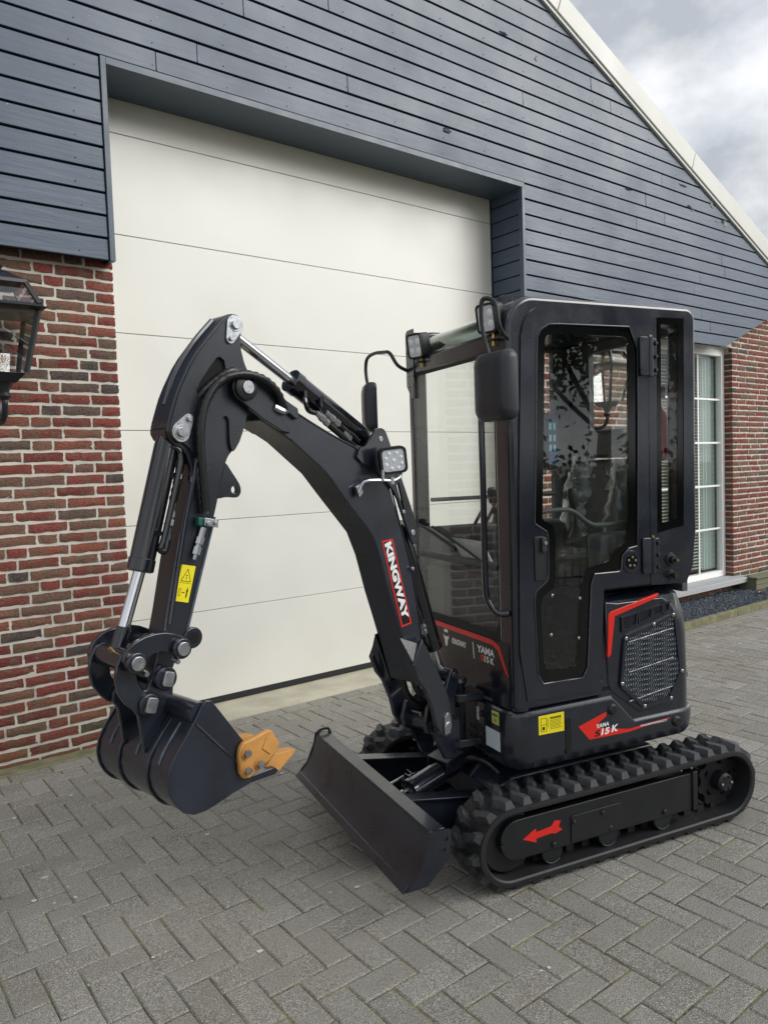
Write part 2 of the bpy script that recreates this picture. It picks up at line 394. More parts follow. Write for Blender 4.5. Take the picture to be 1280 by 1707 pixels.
def flat(poly3, m, name, parent, n, t=0.0006):
    """a thin sticker: polygon of 3-D points with a little thickness along n"""
    n = Vector(n).normalized() * t; P = [Vector(p) for p in poly3]; k = len(P)
    V = P + [p + n for p in P]; F = [tuple(range(k)), tuple(reversed(range(k, 2 * k)))] + [(i, i + k, (i + 1) % k + k, (i + 1) % k) for i in range(k)]
    return obj(name, (V, F), m, parent, smooth=0)

# ================================================================== SETTING
# ---- ground: one sheet to the horizon, pavers on it
ground = obj('ground', ([(-400, -400, -0.05), (400, -400, -0.05), (400, 400, -0.05), (-400, 400, -0.05)], [(0, 1, 2, 3)]), 'joint_sand', None, smooth=0)
tag(ground, kind='structure')
paving = obj('paving', ([(-5, -6, -0.0045), (16, -6, -0.0045), (16, 4.62, -0.0045), (-5, 4.62, -0.0045)], [(0, 1, 2, 3)]), 'joint_sand', None, smooth=0)
tag(paving, kind='structure')
PW, GX, GY = 0.105, 1.356, 1.906
KX, KY = 5.45, 3.86                       # where the gravel bed's kerb starts, its paved front
rects = []
for i in range(-60, 140):
    for j in range(-76, 27):
        res = (i + j + 2) % 4
        if res == 0: rc = (i, j, i + 2, j + 1)
        elif res == 2: rc = (i, j, i + 1, j + 2)
        else: continue
        x0, y0, x1, y1 = GX + rc[0] * PW, GY + rc[1] * PW, GX + rc[2] * PW, GY + rc[3] * PW
        top = 4.365 if x0 < KX else KY - 0.11
        if y0 > top - 0.03: continue
        y1 = min(y1, top)
        rects.append((x0, y0, x1, y1))
x = -4.9
while x < 15:
    y = 4.37 if x < KX - 0.1 else KY - 0.105
    rects.append((x, y, x + 0.21, y + 0.105)); x += 0.211
def paver_vf(lx, ly, seed):
    rr = random.Random(seed); g, ch = 0.0022, 0.005
    a, b = lx / 2 - g, ly / 2 - g
    j = lambda s: rr.uniform(-s, s)
    top = [(sx * (a - ch) + j(0.002), sy * (b - ch) + j(0.002), j(0.0007)) for sx, sy in ((-1, -1), (1, -1), (1, 1), (-1, 1))]
    mid = [(sx * a + j(0.0016), sy * b + j(0.0016), -ch * 0.8) for sx, sy in ((-1, -1), (1, -1), (1, 1), (-1, 1))]
    low = [(p[0], p[1], -0.04) for p in mid]
    V = top + mid + low; F = [(0, 1, 2, 3)]
    for k in range(4):
        m = (k + 1) % 4; F += [(4 + k, 4 + m, m, k), (8 + k, 8 + m, 4 + m, 4 + k)]
    return V, F
pv = {}
def paver_mesh(lx, ly):
    key = (round(lx, 3), round(ly, 3))
    if key not in pv:
        pv[key] = []
        for s in range(5 if max(key) > 0.2 and min(key) > 0.1 else 1):
            me = bpy.data.meshes.new('paver'); v, f = paver_vf(lx, ly, s + len(pv) * 17); me.from_pydata(v, [], f); finish(me, 'concrete_paver', 0); pv[key].append(me)
    return random.choice(pv[key])
scored = []
for k, (x0, y0, x1, y1) in enumerate(rects):
    scored.append((screen_area([(x0, y0, 0), (x1, y0, 0), (x1, y1, 0), (x0, y1, 0)]), k))
# what the machine covers is not among the ones that show
def covered(x, y):
    q = project((x, y, 0))
    return q and (780 < q[0] < 1230 and 1180 < q[1] < 1480 - (q[0] - 860) * 0.30) or (q and 500 < q[0] < 780 and 1230 < q[1] < 1490 and q[1] < 1300 + (q[0] - 500) * 1.05 and q[1] > 1230 + (q[0] - 530) * 0.9)
scored = sorted(((a if not covered((rects[k][0] + rects[k][2]) / 2, (rects[k][1] + rects[k][3]) / 2) else 0, k) for a, k in scored), reverse=True)
chosen = {k for a, k in scored[:300]}
SV, SF = [], []
for k, (x0, y0, x1, y1) in enumerate(rects):
    cx, cy = (x0 + x1) / 2, (y0 + y1) / 2; dz = random.uniform(-0.0015, 0.0015); tx, ty = random.gauss(0, 0.004), random.gauss(0, 0.004); tz = random.gauss(0, 0.005)
    if k in chosen:
        o = bpy.data.objects.new('paver', paver_mesh(x1 - x0, y1 - y0)); o.location = (cx, cy, dz); o.rotation_euler = (tx, ty, tz); link(o, paving)
    else:
        v, f = paver_vf(x1 - x0, y1 - y0, k); n = len(SV)
        SV += [(cx + a, cy + b, dz + c + a * ty + b * tx) for a, b, c in v]; SF += [tuple(q + n for q in g) for g in f]
tag(obj('paver_field', (SV, SF), 'concrete_paver', paving, smooth=0), kind='stuff')
# bird droppings and grit flecks on the stones
dv = []
for q in ((66, 1381), (24, 1365), (75, 1464), (113, 1480), (91, 1507), (126, 1497), (57, 1503), (118, 1327), (255, 1598), (550, 1489), (595, 1480), (433, 1587), (345, 1392), (470, 1290), (903, 1620), (915, 1615), (850, 1535), (975, 1300), (1250, 1106), (1213, 1043), (1220, 1061)):
    d = fwd * FPX + cr * (q[0] - 640) - cu * (q[1] - 853.5); t = -EYE / d.z; p = d * t
    s = random.uniform(0.006, 0.014); a0 = random.random() * 6
    dv.append(([(p.x + math.cos(a0 + a) * s * random.uniform(0.5, 1.3), p.y + math.sin(a0 + a) * s * random.uniform(0.4, 1.0), 0.003) for a in [i * math.pi / 4 for i in range(8)]], [tuple(range(8))]))
tag(obj('dropping_flecks', join(*dv), 'bird_white', paving, smooth=0), kind='stuff')
# ---- concrete threshold, kerb, gravel bed
WX0, WX1, YB, YC, YD = 1.553, 5.06, 4.60, 4.50, 4.87   # door opening left/right, brick face, cladding face, door face
th = obj('concrete_threshold', box(WX0 - 0.02, WX1 + 0.3, 4.482, 5.0, -0.045, 0.006), 'concrete', None, bevel=0.006); tag(th, kind='structure')
edge_strip = obj('mossy_edging', box(-5, WX0 - 0.023, 4.482, 4.66, -0.045, 0.004), 'mossy_stone', None, bevel=0.006); tag(edge_strip, kind='structure')
kerb = empty('kerb', (KX, KY, 0)); tag(kerb, kind='structure')
x = 0.0
while x < 9.0:
    o = obj('kerb_stone', box(x + 0.002, x + 0.996, 0, 0.06, -0.05, 0.065), 'mossy_stone', kerb, bevel=0.006); x += 1.0
obj('kerb_stone', box(-0.06, -0.002, 0.0, 0.70, -0.05, 0.065), 'mossy_stone', kerb, bevel=0.006)
gv = []
rg = random.Random(3)
soil = obj('gravel_soil', box(KX, KX + 9, KY + 0.062, YB + 0.05, -0.045, 0.025), 'gravel', None, smooth=0); tag(soil, kind='structure')
for k in range(9000):
    x = KX + 0.6 + rg.random() ** 1.0 * 5.2; y = KY + 0.07 + rg.random() * 0.68; s = rg.uniform(0.007, 0.014); a = rg.random() * 6
    z = 0.026 + rg.random() * 0.014
    v = [(x + math.cos(a + i * 2.094) * s * rg.uniform(0.7, 1.3), y + math.sin(a + i * 2.094) * s * rg.uniform(0.7, 1.2), z + rg.uniform(-0.003, 0.003)) for i in range(3)] + [(x, y, z + s * 0.8), (x, y, z - s)]
    gv.append((v, [(0, 1, 3), (1, 2, 3), (2, 0, 3), (1, 0, 4), (2, 1, 4), (0, 2, 4)]))
tag(obj('gravel', join(*gv), 'gravel', None, smooth=0), 'blue grey gravel chippings between the kerb and the house wall', 'gravel', kind='stuff')
lf = [(0, 0, 0), (0.03, 0.02, 0.012), (0.075, 0.025, 0.006), (0.1, 0.0, 0.018), (0.07, -0.03, 0.004), (0.03, -0.026, 0.014), (0.05, 0, -0.004)]
tag(obj('fallen_leaf', ([(8.6 + a, 4.21 + b, 0.055 + c) for a, b, c in lf], [(0, 6, 1), (1, 6, 2), (2, 6, 3), (3, 6, 4), (4, 6, 5), (5, 6, 0)]), 'leaf_brown', None), 'dry brown leaf lying on the grey gravel', 'leaf')
pl = empty('timber_planter', (8.95, 4.36, 0.02)); tag(pl, 'low weathered timber planter edge standing on the gravel', 'planter')
for k in range(2): obj('plank', box(-0.1, 1.4, 0.0, 0.03, 0.0 + k * 0.075, 0.072 + k * 0.075), 'wood_grey', pl, bevel=0.003)
obj('cap_board', box(-0.12, 1.42, -0.02, 0.16, 0.149, 0.168), 'wood_grey', pl, bevel=0.003)
obj('end_board', box(-0.1, -0.07, 0.032, 0.2, 0.0, 0.147), 'wood_grey', pl, bevel=0.003)

# ---- the building
bld = empty('building', (3.3, 4.9, 0)); bld.location = (0, 0, 0)
tag(bld, 'brick house gable with slate blue board cladding and a cream sectional garage door', 'building')
# bricks: roughened blocks that share a few meshes
BH, BJ, BP = 0.0495, 0.0175, 0.067
bmeshes = {}
def brick_vf(lx, seed, d=0.05):
    """front face at y = 0, facing -y, uneven hand-moulded face; x centred, z centred"""
    rr = random.Random(seed); nx = 6 if lx > 0.15 else 4; nz_ = 3; V, F = [], []
    for k in range(nz_ + 1):
        for i in range(nx + 1):
            fx, fz = i / nx - 0.5, k / nz_ - 0.5; ed = (i in (0, nx)) or (k in (0, nz_))
            V.append((fx * lx + rr.uniform(-1, 1) * 0.0022, (0.005 if ed else 0.0) + rr.uniform(-0.0042, 0.003), fz * BH + rr.uniform(-1, 1) * 0.0022))
    for k in range(nz_):
        for i in range(nx):
            a = k * (nx + 1) + i; F.append((a, a + 1, a + nx + 2, a + nx + 1))
    ring = list(range(nx)) + [k * (nx + 1) + nx for k in range(nz_)] + [nz_ * (nx + 1) + i for i in range(nx, 0, -1)] + [k * (nx + 1) for k in range(nz_, 0, -1)]
    n = len(V); V += [(V[q][0], d, V[q][2]) for q in ring]; m = len(ring)
    for i in range(m): F.append((ring[i], n + i, n + (i + 1) % m, ring[(i + 1) % m]))
    return V, F
def brick_mesh(lx):
    key = round(lx, 3)
    if key not in bmeshes:
        bmeshes[key] = []
        for s in range(6):
            me = bpy.data.meshes.new('brick'); v, f = brick_vf(lx, s + int(key * 1000)); me.from_pydata(v, [], f)
            finish(me, 'red_brick', 40); bmeshes[key].append(me)
    return random.choice(bmeshes[key])
def brick_course(xa, xb, start, row):
    """bricks of one course as (x0, x1), laid from xa (the corner) to xb in a wild bond"""
    out = []; x = xa; sg = 1 if xb > xa else -1; first = True
    while (xb - x) * sg > 0.03:
        l = (0.158 if row % 2 else 0.1) if first else (0.1 if random.random() < 0.13 else 0.21)
        first = False; e = x + sg * l
        if (e - xb) * sg > 0: e = xb
        out.append((min(x, e), max(x, e))); x = e + sg * 0.015
    return out
def place_bricks(cells, wall, yface, budget):
    sc = sorted(((screen_area([(a, yface, z), (b, yface, z), (b, yface, z + BH), (a, yface, z + BH)]), n) for n, (a, b, z) in enumerate(cells)), reverse=True)
    big = {n for s, n in sc[:budget] if s > 60}
    V, F = [], []
    for n, (a, b, z) in enumerate(cells):
        l = b - a; l = min((0.1, 0.158, 0.21), key=lambda q: abs(q - l)) if abs(min((0.1, 0.158, 0.21), key=lambda q: abs(q - l)) - l) < 0.004 else l
        px, pz = (a + b) / 2, z + BH / 2; dy = random.uniform(-0.002, 0.003); ry = random.gauss(0, 0.008)
        if n in big:
            o = bpy.data.objects.new('brick', brick_mesh(l)); o.location = (px, yface + dy, pz); o.rotation_euler = (0, ry, random.gauss(0, 0.006)); link(o, wall)
        else:
            v, f = brick_vf(l, n); k = len(V); V += [(px + p[0], yface + dy + p[1], pz + p[2] + p[0] * ry) for p in v]; F += [tuple(q + k for q in g) for g in f]
    if V: tag(obj('brick_field', (V, F), 'red_brick', wall, smooth=40), kind='stuff')
WIN0, WIN1 = 6.75, 8.79                                     # window opening
def diag(x): return 2.856 + 0.40 * (x - 8.40)               # lower edge of the boards right of the window
# left pier
wl_ = obj('brick_pier', box(-3.0, WX0 - 0.009, YB + 0.009, 5.2, -0.02, 2.95), 'mortar', bld, smooth=0)
cells = []
for r in range(44):
    z = -0.03 + r * BP
    cells += [(a, b, z) for a, b in brick_course(WX0, -2.9, 0, r)]
place_bricks(cells, wl_, YB, 170)
# right wall: pier beside the door, wall under and beside the window
wr_ = obj('brick_wall', prism([(WX1 + 0.012, -0.02), (WIN0 - 0.009, -0.02), (WIN0 - 0.009, 2.95), (WX1 + 0.012, 2.95)], YB + 0.009, 5.2), 'mortar', bld, smooth=0)
wr2 = obj('brick_wall', join(prism([(WIN1 + 0.009, 0.06), (13.0, 0.06), (13.0, 2.40), (10.3, 3.53), (10.1, 3.56), (8.42, 2.93), (WIN1 + 0.009, 2.9)], YB + 0.009, 5.2), box(WIN0 - 0.01, WIN1 + 0.01, YB + 0.009, 5.2, -0.02, 0.125), box(WIN1 + 0.0085, 13.0, YB + 0.0095, 5.1, -0.02, 0.058)), 'mortar', bld, smooth=0)
cells = []
for r in range(44):
    z = -0.03 + r * BP; cells += [(a, b, z) for a, b in brick_course(WX1 + 0.004, WIN0, 0, r)]
place_bricks(cells, wr_, YB, 0)
cells = []
for r in range(60):
    z = -0.03 + r * BP
    if z < 0.04: cells += [(a, b, z) for a, b in brick_course(WIN0, 13.0, 0, r)]
    else:
        for a, b in brick_course(WIN1, 13.0, 0, r):
            if (z + BH < 2.92 or diag(a) > z - 0.08) and z + BH < 5.653 - 0.4195 * (b - 5.384): cells.append((a, b, z))
place_bricks(cells, wr2, YB, 130)
# window reveal bricks (the side that faces the camera's side)
for r in range(1, 43):
    z = -0.03 + r * BP
    if r * BP < 0.2: continue
    o = bpy.data.objects.new('brick', brick_mesh(0.1)); o.location = (WIN1, YB + 0.058, z + BH / 2); o.rotation_euler = (0, 0, -math.pi / 2); link(o, wr2)

# ---- cladding boards
clad = obj('cladding', join(prism([(-3, 2.88), (WX0 - 0.03, 2.88), (WX0 - 0.03, 4.03), (WX1 + 0.03, 4.03), (WX1 + 0.03, 2.88), (8.42, 2.88), (10.2, 3.59), (2.2, 6.93), (-3, 4.8)], YC + 0.016, YC + 0.06)), 'board_backing', bld, smooth=0)
Z0, BPITCH = 2.868, 0.1293
SL = 0.4195
def rake(x): return 5.653 - SL * (x - 5.384)
APEX = 2.2
def board_poly(x0, x1, z0, z1):
    p = [(x0, z0), (x1, z0), (x1, z1), (x0, z1)]
    p = clip(p, SL, 1, 5.653 + SL * 5.384 + 0.06)                       # right rake
    p = clip(p, -SL, 1, rake(APEX) - SL * APEX + 0.06) if p else p       # left rake
    if p: p = clip(p, 0.40, -1, 0.40 * 8.40 - 2.856)                     # diagonal foot on the right
    return p
def board_fn(zb, tilt):
    # face leans out a little at its lower edge
    return lambda a, c, b: (a, c - (0.0045 * (1 - (b - zb) / BPITCH) if c < YC + 0.01 else 0) + tilt, b)
for k in range(34):
    z0, z1 = Z0 + k * BPITCH + 0.006, Z0 + (k + 1) * BPITCH - 0.006
    spans = []
    if z0 + 0.02 > 4.03: spans.append((-2.9, 11.0))
    else: spans += [(-2.9, WX0 - 0.052), (WX1 + 0.034, 11.0)]
    if z0 < 4.03 < z1: z0 = 4.034; spans = [(-2.9, 11.0)]
    for xa, xb in spans:
        cuts = [xa]; x = xa + random.uniform(1.5, 6.5)
        while x < xb - 0.6: cuts.append(x); x += random.choice((4.8, 5.4, 6.0))
        cuts.append(xb)
        for a, b in zip(cuts, cuts[1:]):
            p = board_poly(a + 0.0015, b - 0.0015, z0, z1)
            if len(p) < 3 or max(q[0] for q in p) - min(q[0] for q in p) < 0.02: continue
            obj('board', prism(p, YC, YC + 0.0155, board_fn(z0, random.uniform(-0.0015, 0.0015))), 'painted_board', clad, bevel=0.0025, smooth=30, seg=1)
# corner trims, lintel edge, soffit, reveals
obj('corner_trim', box(WX0 - 0.048, WX0 - 0.016, YC - 0.014, YC + 0.03, 2.868, 4.031), 'trim_paint', clad, bevel=0.002)
obj('corner_trim', box(WX1 - 0.004, WX1 + 0.03, YC - 0.014, YC + 0.03, 2.868, 3.989), 'trim_paint', clad, bevel=0.002)
obj('lintel_trim', box(WX0 - 0.0155, WX1 + 0.03, YC - 0.012, YC + 0.028, 3.990, 4.032), 'trim_paint', clad, bevel=0.002)
obj('soffit', box(WX0 - 0.04, WX1 + 0.03, YC + 0.029, 5.0, 3.992, 4.02), 'trim_paint', clad, bevel=0)
for k in range(9):
    z0, z1 = Z0 + k * BPITCH + 0.005, min(Z0 + (k + 1) * BPITCH - 0.005, 3.991)
    if z1 - z0 < 0.02: continue
    obj('reveal_board', box(WX1 + 0.002, WX1 + 0.018, YC + 0.032, YD + 0.03, z0, z1), 'painted_board', clad, bevel=0.002, seg=1)
    obj('reveal_board', box(WX0 - 0.034, WX0 - 0.018, YC + 0.032, YD + 0.03, z0, z1), 'painted_board', clad, bevel=0.002, seg=1)
obj('reveal_backing', box(WX1 + 0.0185, WX1 + 0.03, YC + 0.04, 5.0, 2.87, 3.991), 'board_backing', clad, smooth=0)
obj('reveal_backing', box(WX0 - 0.05, WX0 - 0.0345, YC + 0.04, 5.0, 2.87, 3.991), 'board_backing', clad, smooth=0)
PEEL = ((4.874, 5.215, 0.06, 0.014, 'board_backing'), (5.298, 5.132, 0.022, 0.028, 'bare_wood'), (4.207, 4.268, 0.045, 0.03, 'board_backing'), (6.62, 4.276, 0.05, 0.010, 'board_backing'), (7.589, 4.509, 0.07, 0.018, 'trim_paint'), (7.70, 4.31, 0.05, 0.014, 'board_backing'), (7.78, 4.28, 0.035, 0.010, 'bare_wood'), (8.17, 4.41, 0.04, 0.04, 'bare_wood'), (8.40, 4.27, 0.03, 0.03, 'board_backing'), (8.45, 4.25, 0.045, 0.04, 'bare_wood'), (8.30, 4.25, 0.06, 0.010, 'bare_wood'))
# torn and peeling paint on a few boards
rp = random.Random(11)
for x, z, s, h, m in PEEL:
    q = []
    for i in range(11):
        a = i * 2 * math.pi / 11; k = rp.uniform(0.45, 1.1); q.append((x + math.cos(a) * s * k, z + math.sin(a) * h * k))
    obj('peeled_patch', prism(q, YC - 0.0065, YC - 0.0035), m, clad, smooth=0)
    if m != 'bare_wood': obj('paint_curl', ([(x - s * 0.9, YC - 0.0066, z - h * 0.5), (x + s * 0.6, YC - 0.0066, z - h * 0.9), (x + s * 0.9, YC - 0.016, z - h * 0.3), (x - s * 0.4, YC - 0.014, z + h * 0.1)], [(0, 1, 2, 3)]), 'painted_board', clad, smooth=0)
nl = []
for k in range(28):
    z = Z0 + (k + 0.28) * BPITCH
    for i in range(24):
        x = -1.0 + i * 0.47 + random.uniform(-0.02, 0.02)
        if WX0 - 0.06 < x < WX1 + 0.05 and z < 4.06 or z > rake(x) - 0.05 or z < diag(x) + 0.02 and x > 8.3: continue
        nl.append(rod((x, YC - 0.003, z), (x, YC - 0.0055, z), 0.0038, 6))
tag(obj('nail_heads', join(*nl), 'board_backing', clad, smooth=0), kind='stuff')
# verge boards down the right rake and a roof slab behind them
sl_ang = math.atan(SL); vd = Vector((math.cos(sl_ang), 0, -math.sin(sl_ang))); vu = Vector((math.sin(sl_ang), 0, math.cos(sl_ang)))
p_ap = Vector((APEX, 0, rake(APEX)))
t0 = 0.0
for ln in (1.9, 1.72, 2.35, 2.45, 1.3):
    def vp(a, c, b, t0=t0): q = p_ap + vd * (t0 + a) + vu * b; return (q.x, c, q.z)
    pc = obj('verge_board', tf(box(0.002, ln - 0.002, YC - 0.042, YC + 0.03, 0.012, 0.215), vp), 'verge_grey', bld, bevel=0.008)
    obj('drip_edge', tf(box(0.0, ln, YC - 0.028, YC + 0.02, -0.018, 0.0115), vp), 'verge_grey', pc, bevel=0.003)
    t0 += ln
vdl, vul = Vector((-vd.x, 0, vd.z)), Vector((-vu.x, 0, vu.z))
obj('verge_board', tf(box(0, 5.6, YC - 0.042, YC + 0.03, 0.012, 0.215), lambda a, c, b: tuple(Vector((0, c, 0)) + p_ap + vdl * a + vul * b)), 'verge_grey', bld, bevel=0.008)
rf = obj('roof', join(tf(box(0.05, 9.7, YC + 0.031, 13.0, 0.0, 0.10), lambda a, c, b: tuple(Vector((0, c, 0)) + p_ap + vd * a + vu * b)), tf(box(0.05, 5.6, YC + 0.031, 13.0, 0.0, 0.10), lambda a, c, b: tuple(Vector((0, c, 0)) + p_ap + vdl * a + vul * b))), 'roof_tile', bld, smooth=0)
# ---- sectional garage door
gd = obj('garage_door', box(WX0 - 0.03, WX1 + 0.03, YD + 0.03, YD + 0.06, 0.0, 4.02), 'rubber_seal', bld, smooth=0)
lev = [0.052, 0.668, 1.290, 1.908, 2.528, 3.148, 3.779, 3.995]
for a, b in zip(lev, lev[1:]):
    obj('door_panel', box(WX0 - 0.012, WX1 - 0.004, YD, YD + 0.028, a + 0.0015, b - 0.0015), 'door_cream', gd, bevel=0.003, seg=2)
obj('bottom_seal', box(WX0 - 0.01, WX1 - 0.006, YD + 0.002, YD + 0.027, 0.009, 0.0515), 'rubber_seal', gd, bevel=0.004)
obj('side_seal', box(WX1 - 0.002, WX1 + 0.0015, YD - 0.012, YD + 0.0295, 0.008, 3.99), 'rubber_seal', gd)
# ---- tall window with glazing bars
YW = YB + 0.10
wn_ = obj('window', join(box(WIN0, WIN0 + 0.07, YW, YW + 0.07, 0.19, 2.98), box(WIN1 - 0.07, WIN1, YW, YW + 0.07, 0.19, 2.98), box(WIN0 + 0.07, WIN1 - 0.07, YW, YW + 0.07, 0.19, 0.26), box(WIN0 + 0.07, WIN1 - 0.07, YW, YW + 0.07, 2.81, 2.98)), 'window_white', bld, bevel=0.004)
xs = [WIN0 + 0.07 + i * (WIN1 - WIN0 - 0.14) / 4 for i in range(5)]; zs = [0.26 + i * 0.51 for i in range(6)]
for x in (xs[2],): obj('mullion', box(x - 0.05, x + 0.05, YW + 0.003, YW + 0.066, 0.261, 2.809), 'window_white', wn_, bevel=0.004)
def muntin(v): return obj('glazing_bar', v, 'window_white', wn_, bevel=0.002)
for x in (xs[1], xs[3]): muntin(box(x - 0.012, x + 0.012, YW + 0.022, YW + 0.034, 0.262, 2.808))
for z in zs[1:5]:
    for a, b in ((xs[0], xs[2] - 0.05), (xs[2] + 0.05, xs[4])): muntin(box(a + 0.001, b - 0.001, YW + 0.0205, YW + 0.0325, z - 0.011, z + 0.011))
for i in range(4):
    a, b = xs[i] + (0.05 if i == 2 else 0.0), xs[i + 1] - (0.05 if i == 1 else 0.0)
    for k in range(5): obj('pane', box(a + 0.001, b - 0.001, YW + 0.04, YW + 0.044, zs[k] + 0.001, zs[k + 1] - 0.001), 'house_glass', wn_, smooth=0)
obj('window_sill', box(WIN0 - 0.05, WIN1 + 0.16, YB - 0.14, YW + 0.06, 0.125, 0.188), 'sill_stone', bld, bevel=0.005)
obj('room', join(box(WIN0 - 0.3, WIN1 + 0.3, 7.0, 7.05, 0, 3), box(WIN0 - 0.3, WIN1 + 0.3, YW + 0.1, 7.0, 0.0, 0.05), box(WIN0 - 0.35, WIN0 - 0.3, YW + 0.1, 7.0, 0, 3), box(WIN1 + 0.3, WIN1 + 0.35, YW + 0.1, 7.0, 0, 3), box(WIN0 - 0.3, WIN1 + 0.3, YW + 0.1, 7.0, 2.95, 3.0)), 'room_dark', bld, smooth=0)
def venetian(x0, x1, label):
    b = empty('venetian_blind', ((x0 + x1) / 2, YW + 0.095, 0.3)); tag(b, label, 'blind')
    h = (x1 - x0) / 2; ps = []
    for k in range(66):
        z = 0.02 + k * 0.0375; ps.append(([(-h, -0.012, z - 0.006), (h, -0.012, z - 0.006), (h, 0.0, z + 0.003), (-h, 0.0, z + 0.003), (h, 0.012, z + 0.006), (-h, 0.012, z + 0.006)], [(0, 1, 2, 3), (3, 2, 4, 5)]))
    tag(obj('slats', join(*ps), 'blind', b), kind='stuff')
    obj('head_rail', box(-h, h, -0.02, 0.02, 2.48, 2.52), 'blind', b)
    for q in (-h * 0.8, h * 0.8): obj('cord', rod((q, 0, 0.0), (q, 0, 2.5), 0.0015, 6), 'blind', b)
venetian(WIN0 + 0.1, xs[2] - 0.06, 'grey venetian blind lowered behind the window leaf beside the door pier')
venetian(xs[2] + 0.06, WIN1 - 0.37, 'grey venetian blind lowered behind the window leaf beside the outer brick wall')
ct = []
for k in range(24):
    x = WIN1 - 0.36 + k * 0.012; ct.append((x, YW + 0.11 + 0.02 * math.sin(k * 1.3)))
tag(obj('net_curtain', ([(x, y, z) for z in (0.28, 2.8) for x, y in ct], [(i, i + 1, i + 25, i + 24) for i in range(23)]), 'curtain', None), 'pale net curtain hanging at the edge of the tall window', 'curtain')

# ---- coach lanterns
def lantern(loc, label):
    e = empty('wall_lantern', loc); tag(e, label, 'lantern', 'coach lanterns on the house wall'); e.scale = (0.94, 1.0, 0.96)
    # local: wall at y = +0.24, lamp body centred on 0,0; z = 0 at the collar under the body
    def fr(h0, z0, h1, z1): return [(sx * h, sy * h, z) for h, z in ((h0, z0), (h1, z1)) for sx, sy in ((-1, -1), (1, -1), (1, 1), (-1, 1))]
    Q = [(0, 1, 5, 4), (1, 2, 6, 5), (2, 3, 7, 6), (3, 0, 4, 7), (3, 2, 1, 0), (4, 5, 6, 7)]
    obj('base_tray', (fr(0.055, 0.0, 0.098, 0.05), Q), 'lantern_black', e, bevel=0.004)
    obj('cap_rim', (fr(0.175, 0.375, 0.205, 0.392), Q), 'lantern_black', e, bevel=0.002)
    obj('cap_ledge', (fr(0.186, 0.3925, 0.172, 0.412), Q), 'lantern_black', e, bevel=0.002)
    for a, b in ((-1, -1), (1, -1), (1, 1), (-1, 1)):
        obj('corner_bar', tube([(a * 0.098, b * 0.098, 0.05), (a * 0.162, b * 0.162, 0.376)], 0.016, 4, smooth_n=0), 'lantern_black', e)
        obj('roof_bar', tube([(a * 0.168, b * 0.168, 0.41), (a * 0.115, b * 0.115, 0.53)], 0.016, 4, smooth_n=0), 'lantern_black', e)
    for k in range(4):
        rot = Matrix.Rotation(k * math.pi / 2, 4, 'Z')
        g = lambda P: ([rot @ Vector(p) for p in P], [(0, 1, 2, 3)])
        obj('side_pane', g([(-0.094, -0.097, 0.055), (0.094, -0.097, 0.055), (0.155, -0.158, 0.37), (-0.155, -0.158, 0.37)]), 'lantern_glass', e, smooth=0)
        obj('roof_pane', g([(-0.158, -0.162, 0.415), (0.158, -0.162, 0.415), (0.1, -0.104, 0.522), (-0.1, -0.104, 0.522)]), 'lantern_glass', e, smooth=0)
    obj('top_plate', (fr(0.128, 0.524, 0.124, 0.545), Q), 'lantern_black', e, bevel=0.002)
    obj('crown', (fr(0.116, 0.5455, 0.03, 0.605), Q), 'lantern_black', e, bevel=0.003)
    obj('finial', rod((0, 0, 0.60), (0, 0, 0.68), 0.1, 12, [(0, 0.03), (0.015, 0.022), (0.03, 0.032), (0.05, 0.018), (0.08, 0.004)]), 'lantern_black', e)
    obj('bulb', rod((0, 0, 0.06), (0, 0, 0.19), 0.03, 16, [(0, 0.018), (0.03, 0.02), (0.05, 0.038), (0.075, 0.047), (0.1, 0.042), (0.118, 0.024), (0.125, 0.004)]), 'clear_glass', e)
    for k in range(4):
        a = k * math.pi / 2; obj('filament', rod((math.cos(a) * 0.012, math.sin(a) * 0.012, 0.11), (math.cos(a) * 0.016, math.sin(a) * 0.016, 0.155), 0.0022, 6), 'filament', e)
    obj('collar', rod((0, 0, -0.09), (0, 0, 0.0), 0.03, 12, [(0, 0.022), (0.02, 0.036), (0.04, 0.026), (0.06, 0.03), (0.09, 0.05)]), 'lantern_black', e)
    obj('bracket', tube([(0, 0, -0.08), (0.0, 0.0, -0.12), (0, 0.03, -0.175), (0, 0.10, -0.205), (0, 0.18, -0.185), (0, 0.225, -0.14)], 0.016, 10), 'lantern_black', e)
    obj('wall_plate', rod((0, 0.238, -0.14), (0, 0.215, -0.14), 0.06, 20, [(0, 0.065), (0.01, 0.065), (0.023, 0.045)]), 'lantern_black', e)
    return e
lantern((0.872, 4.355, 2.118), 'black four sided coach lantern on the red brick pier left of the cream garage door')
lantern((6.02, 4.355, 2.118), 'black coach lantern on the brick between garage door and tall window, seen through the cab')

# ================================================================== MINI EXCAVATOR
HEAD = R(180 - 12.5)
root = empty('mini_excavator', (3.058, 2.241, 0), HEAD)
tag(root, 'black compact tracked mini excavator with glazed cab, raised boom and bucket, on the pavers', 'excavator')
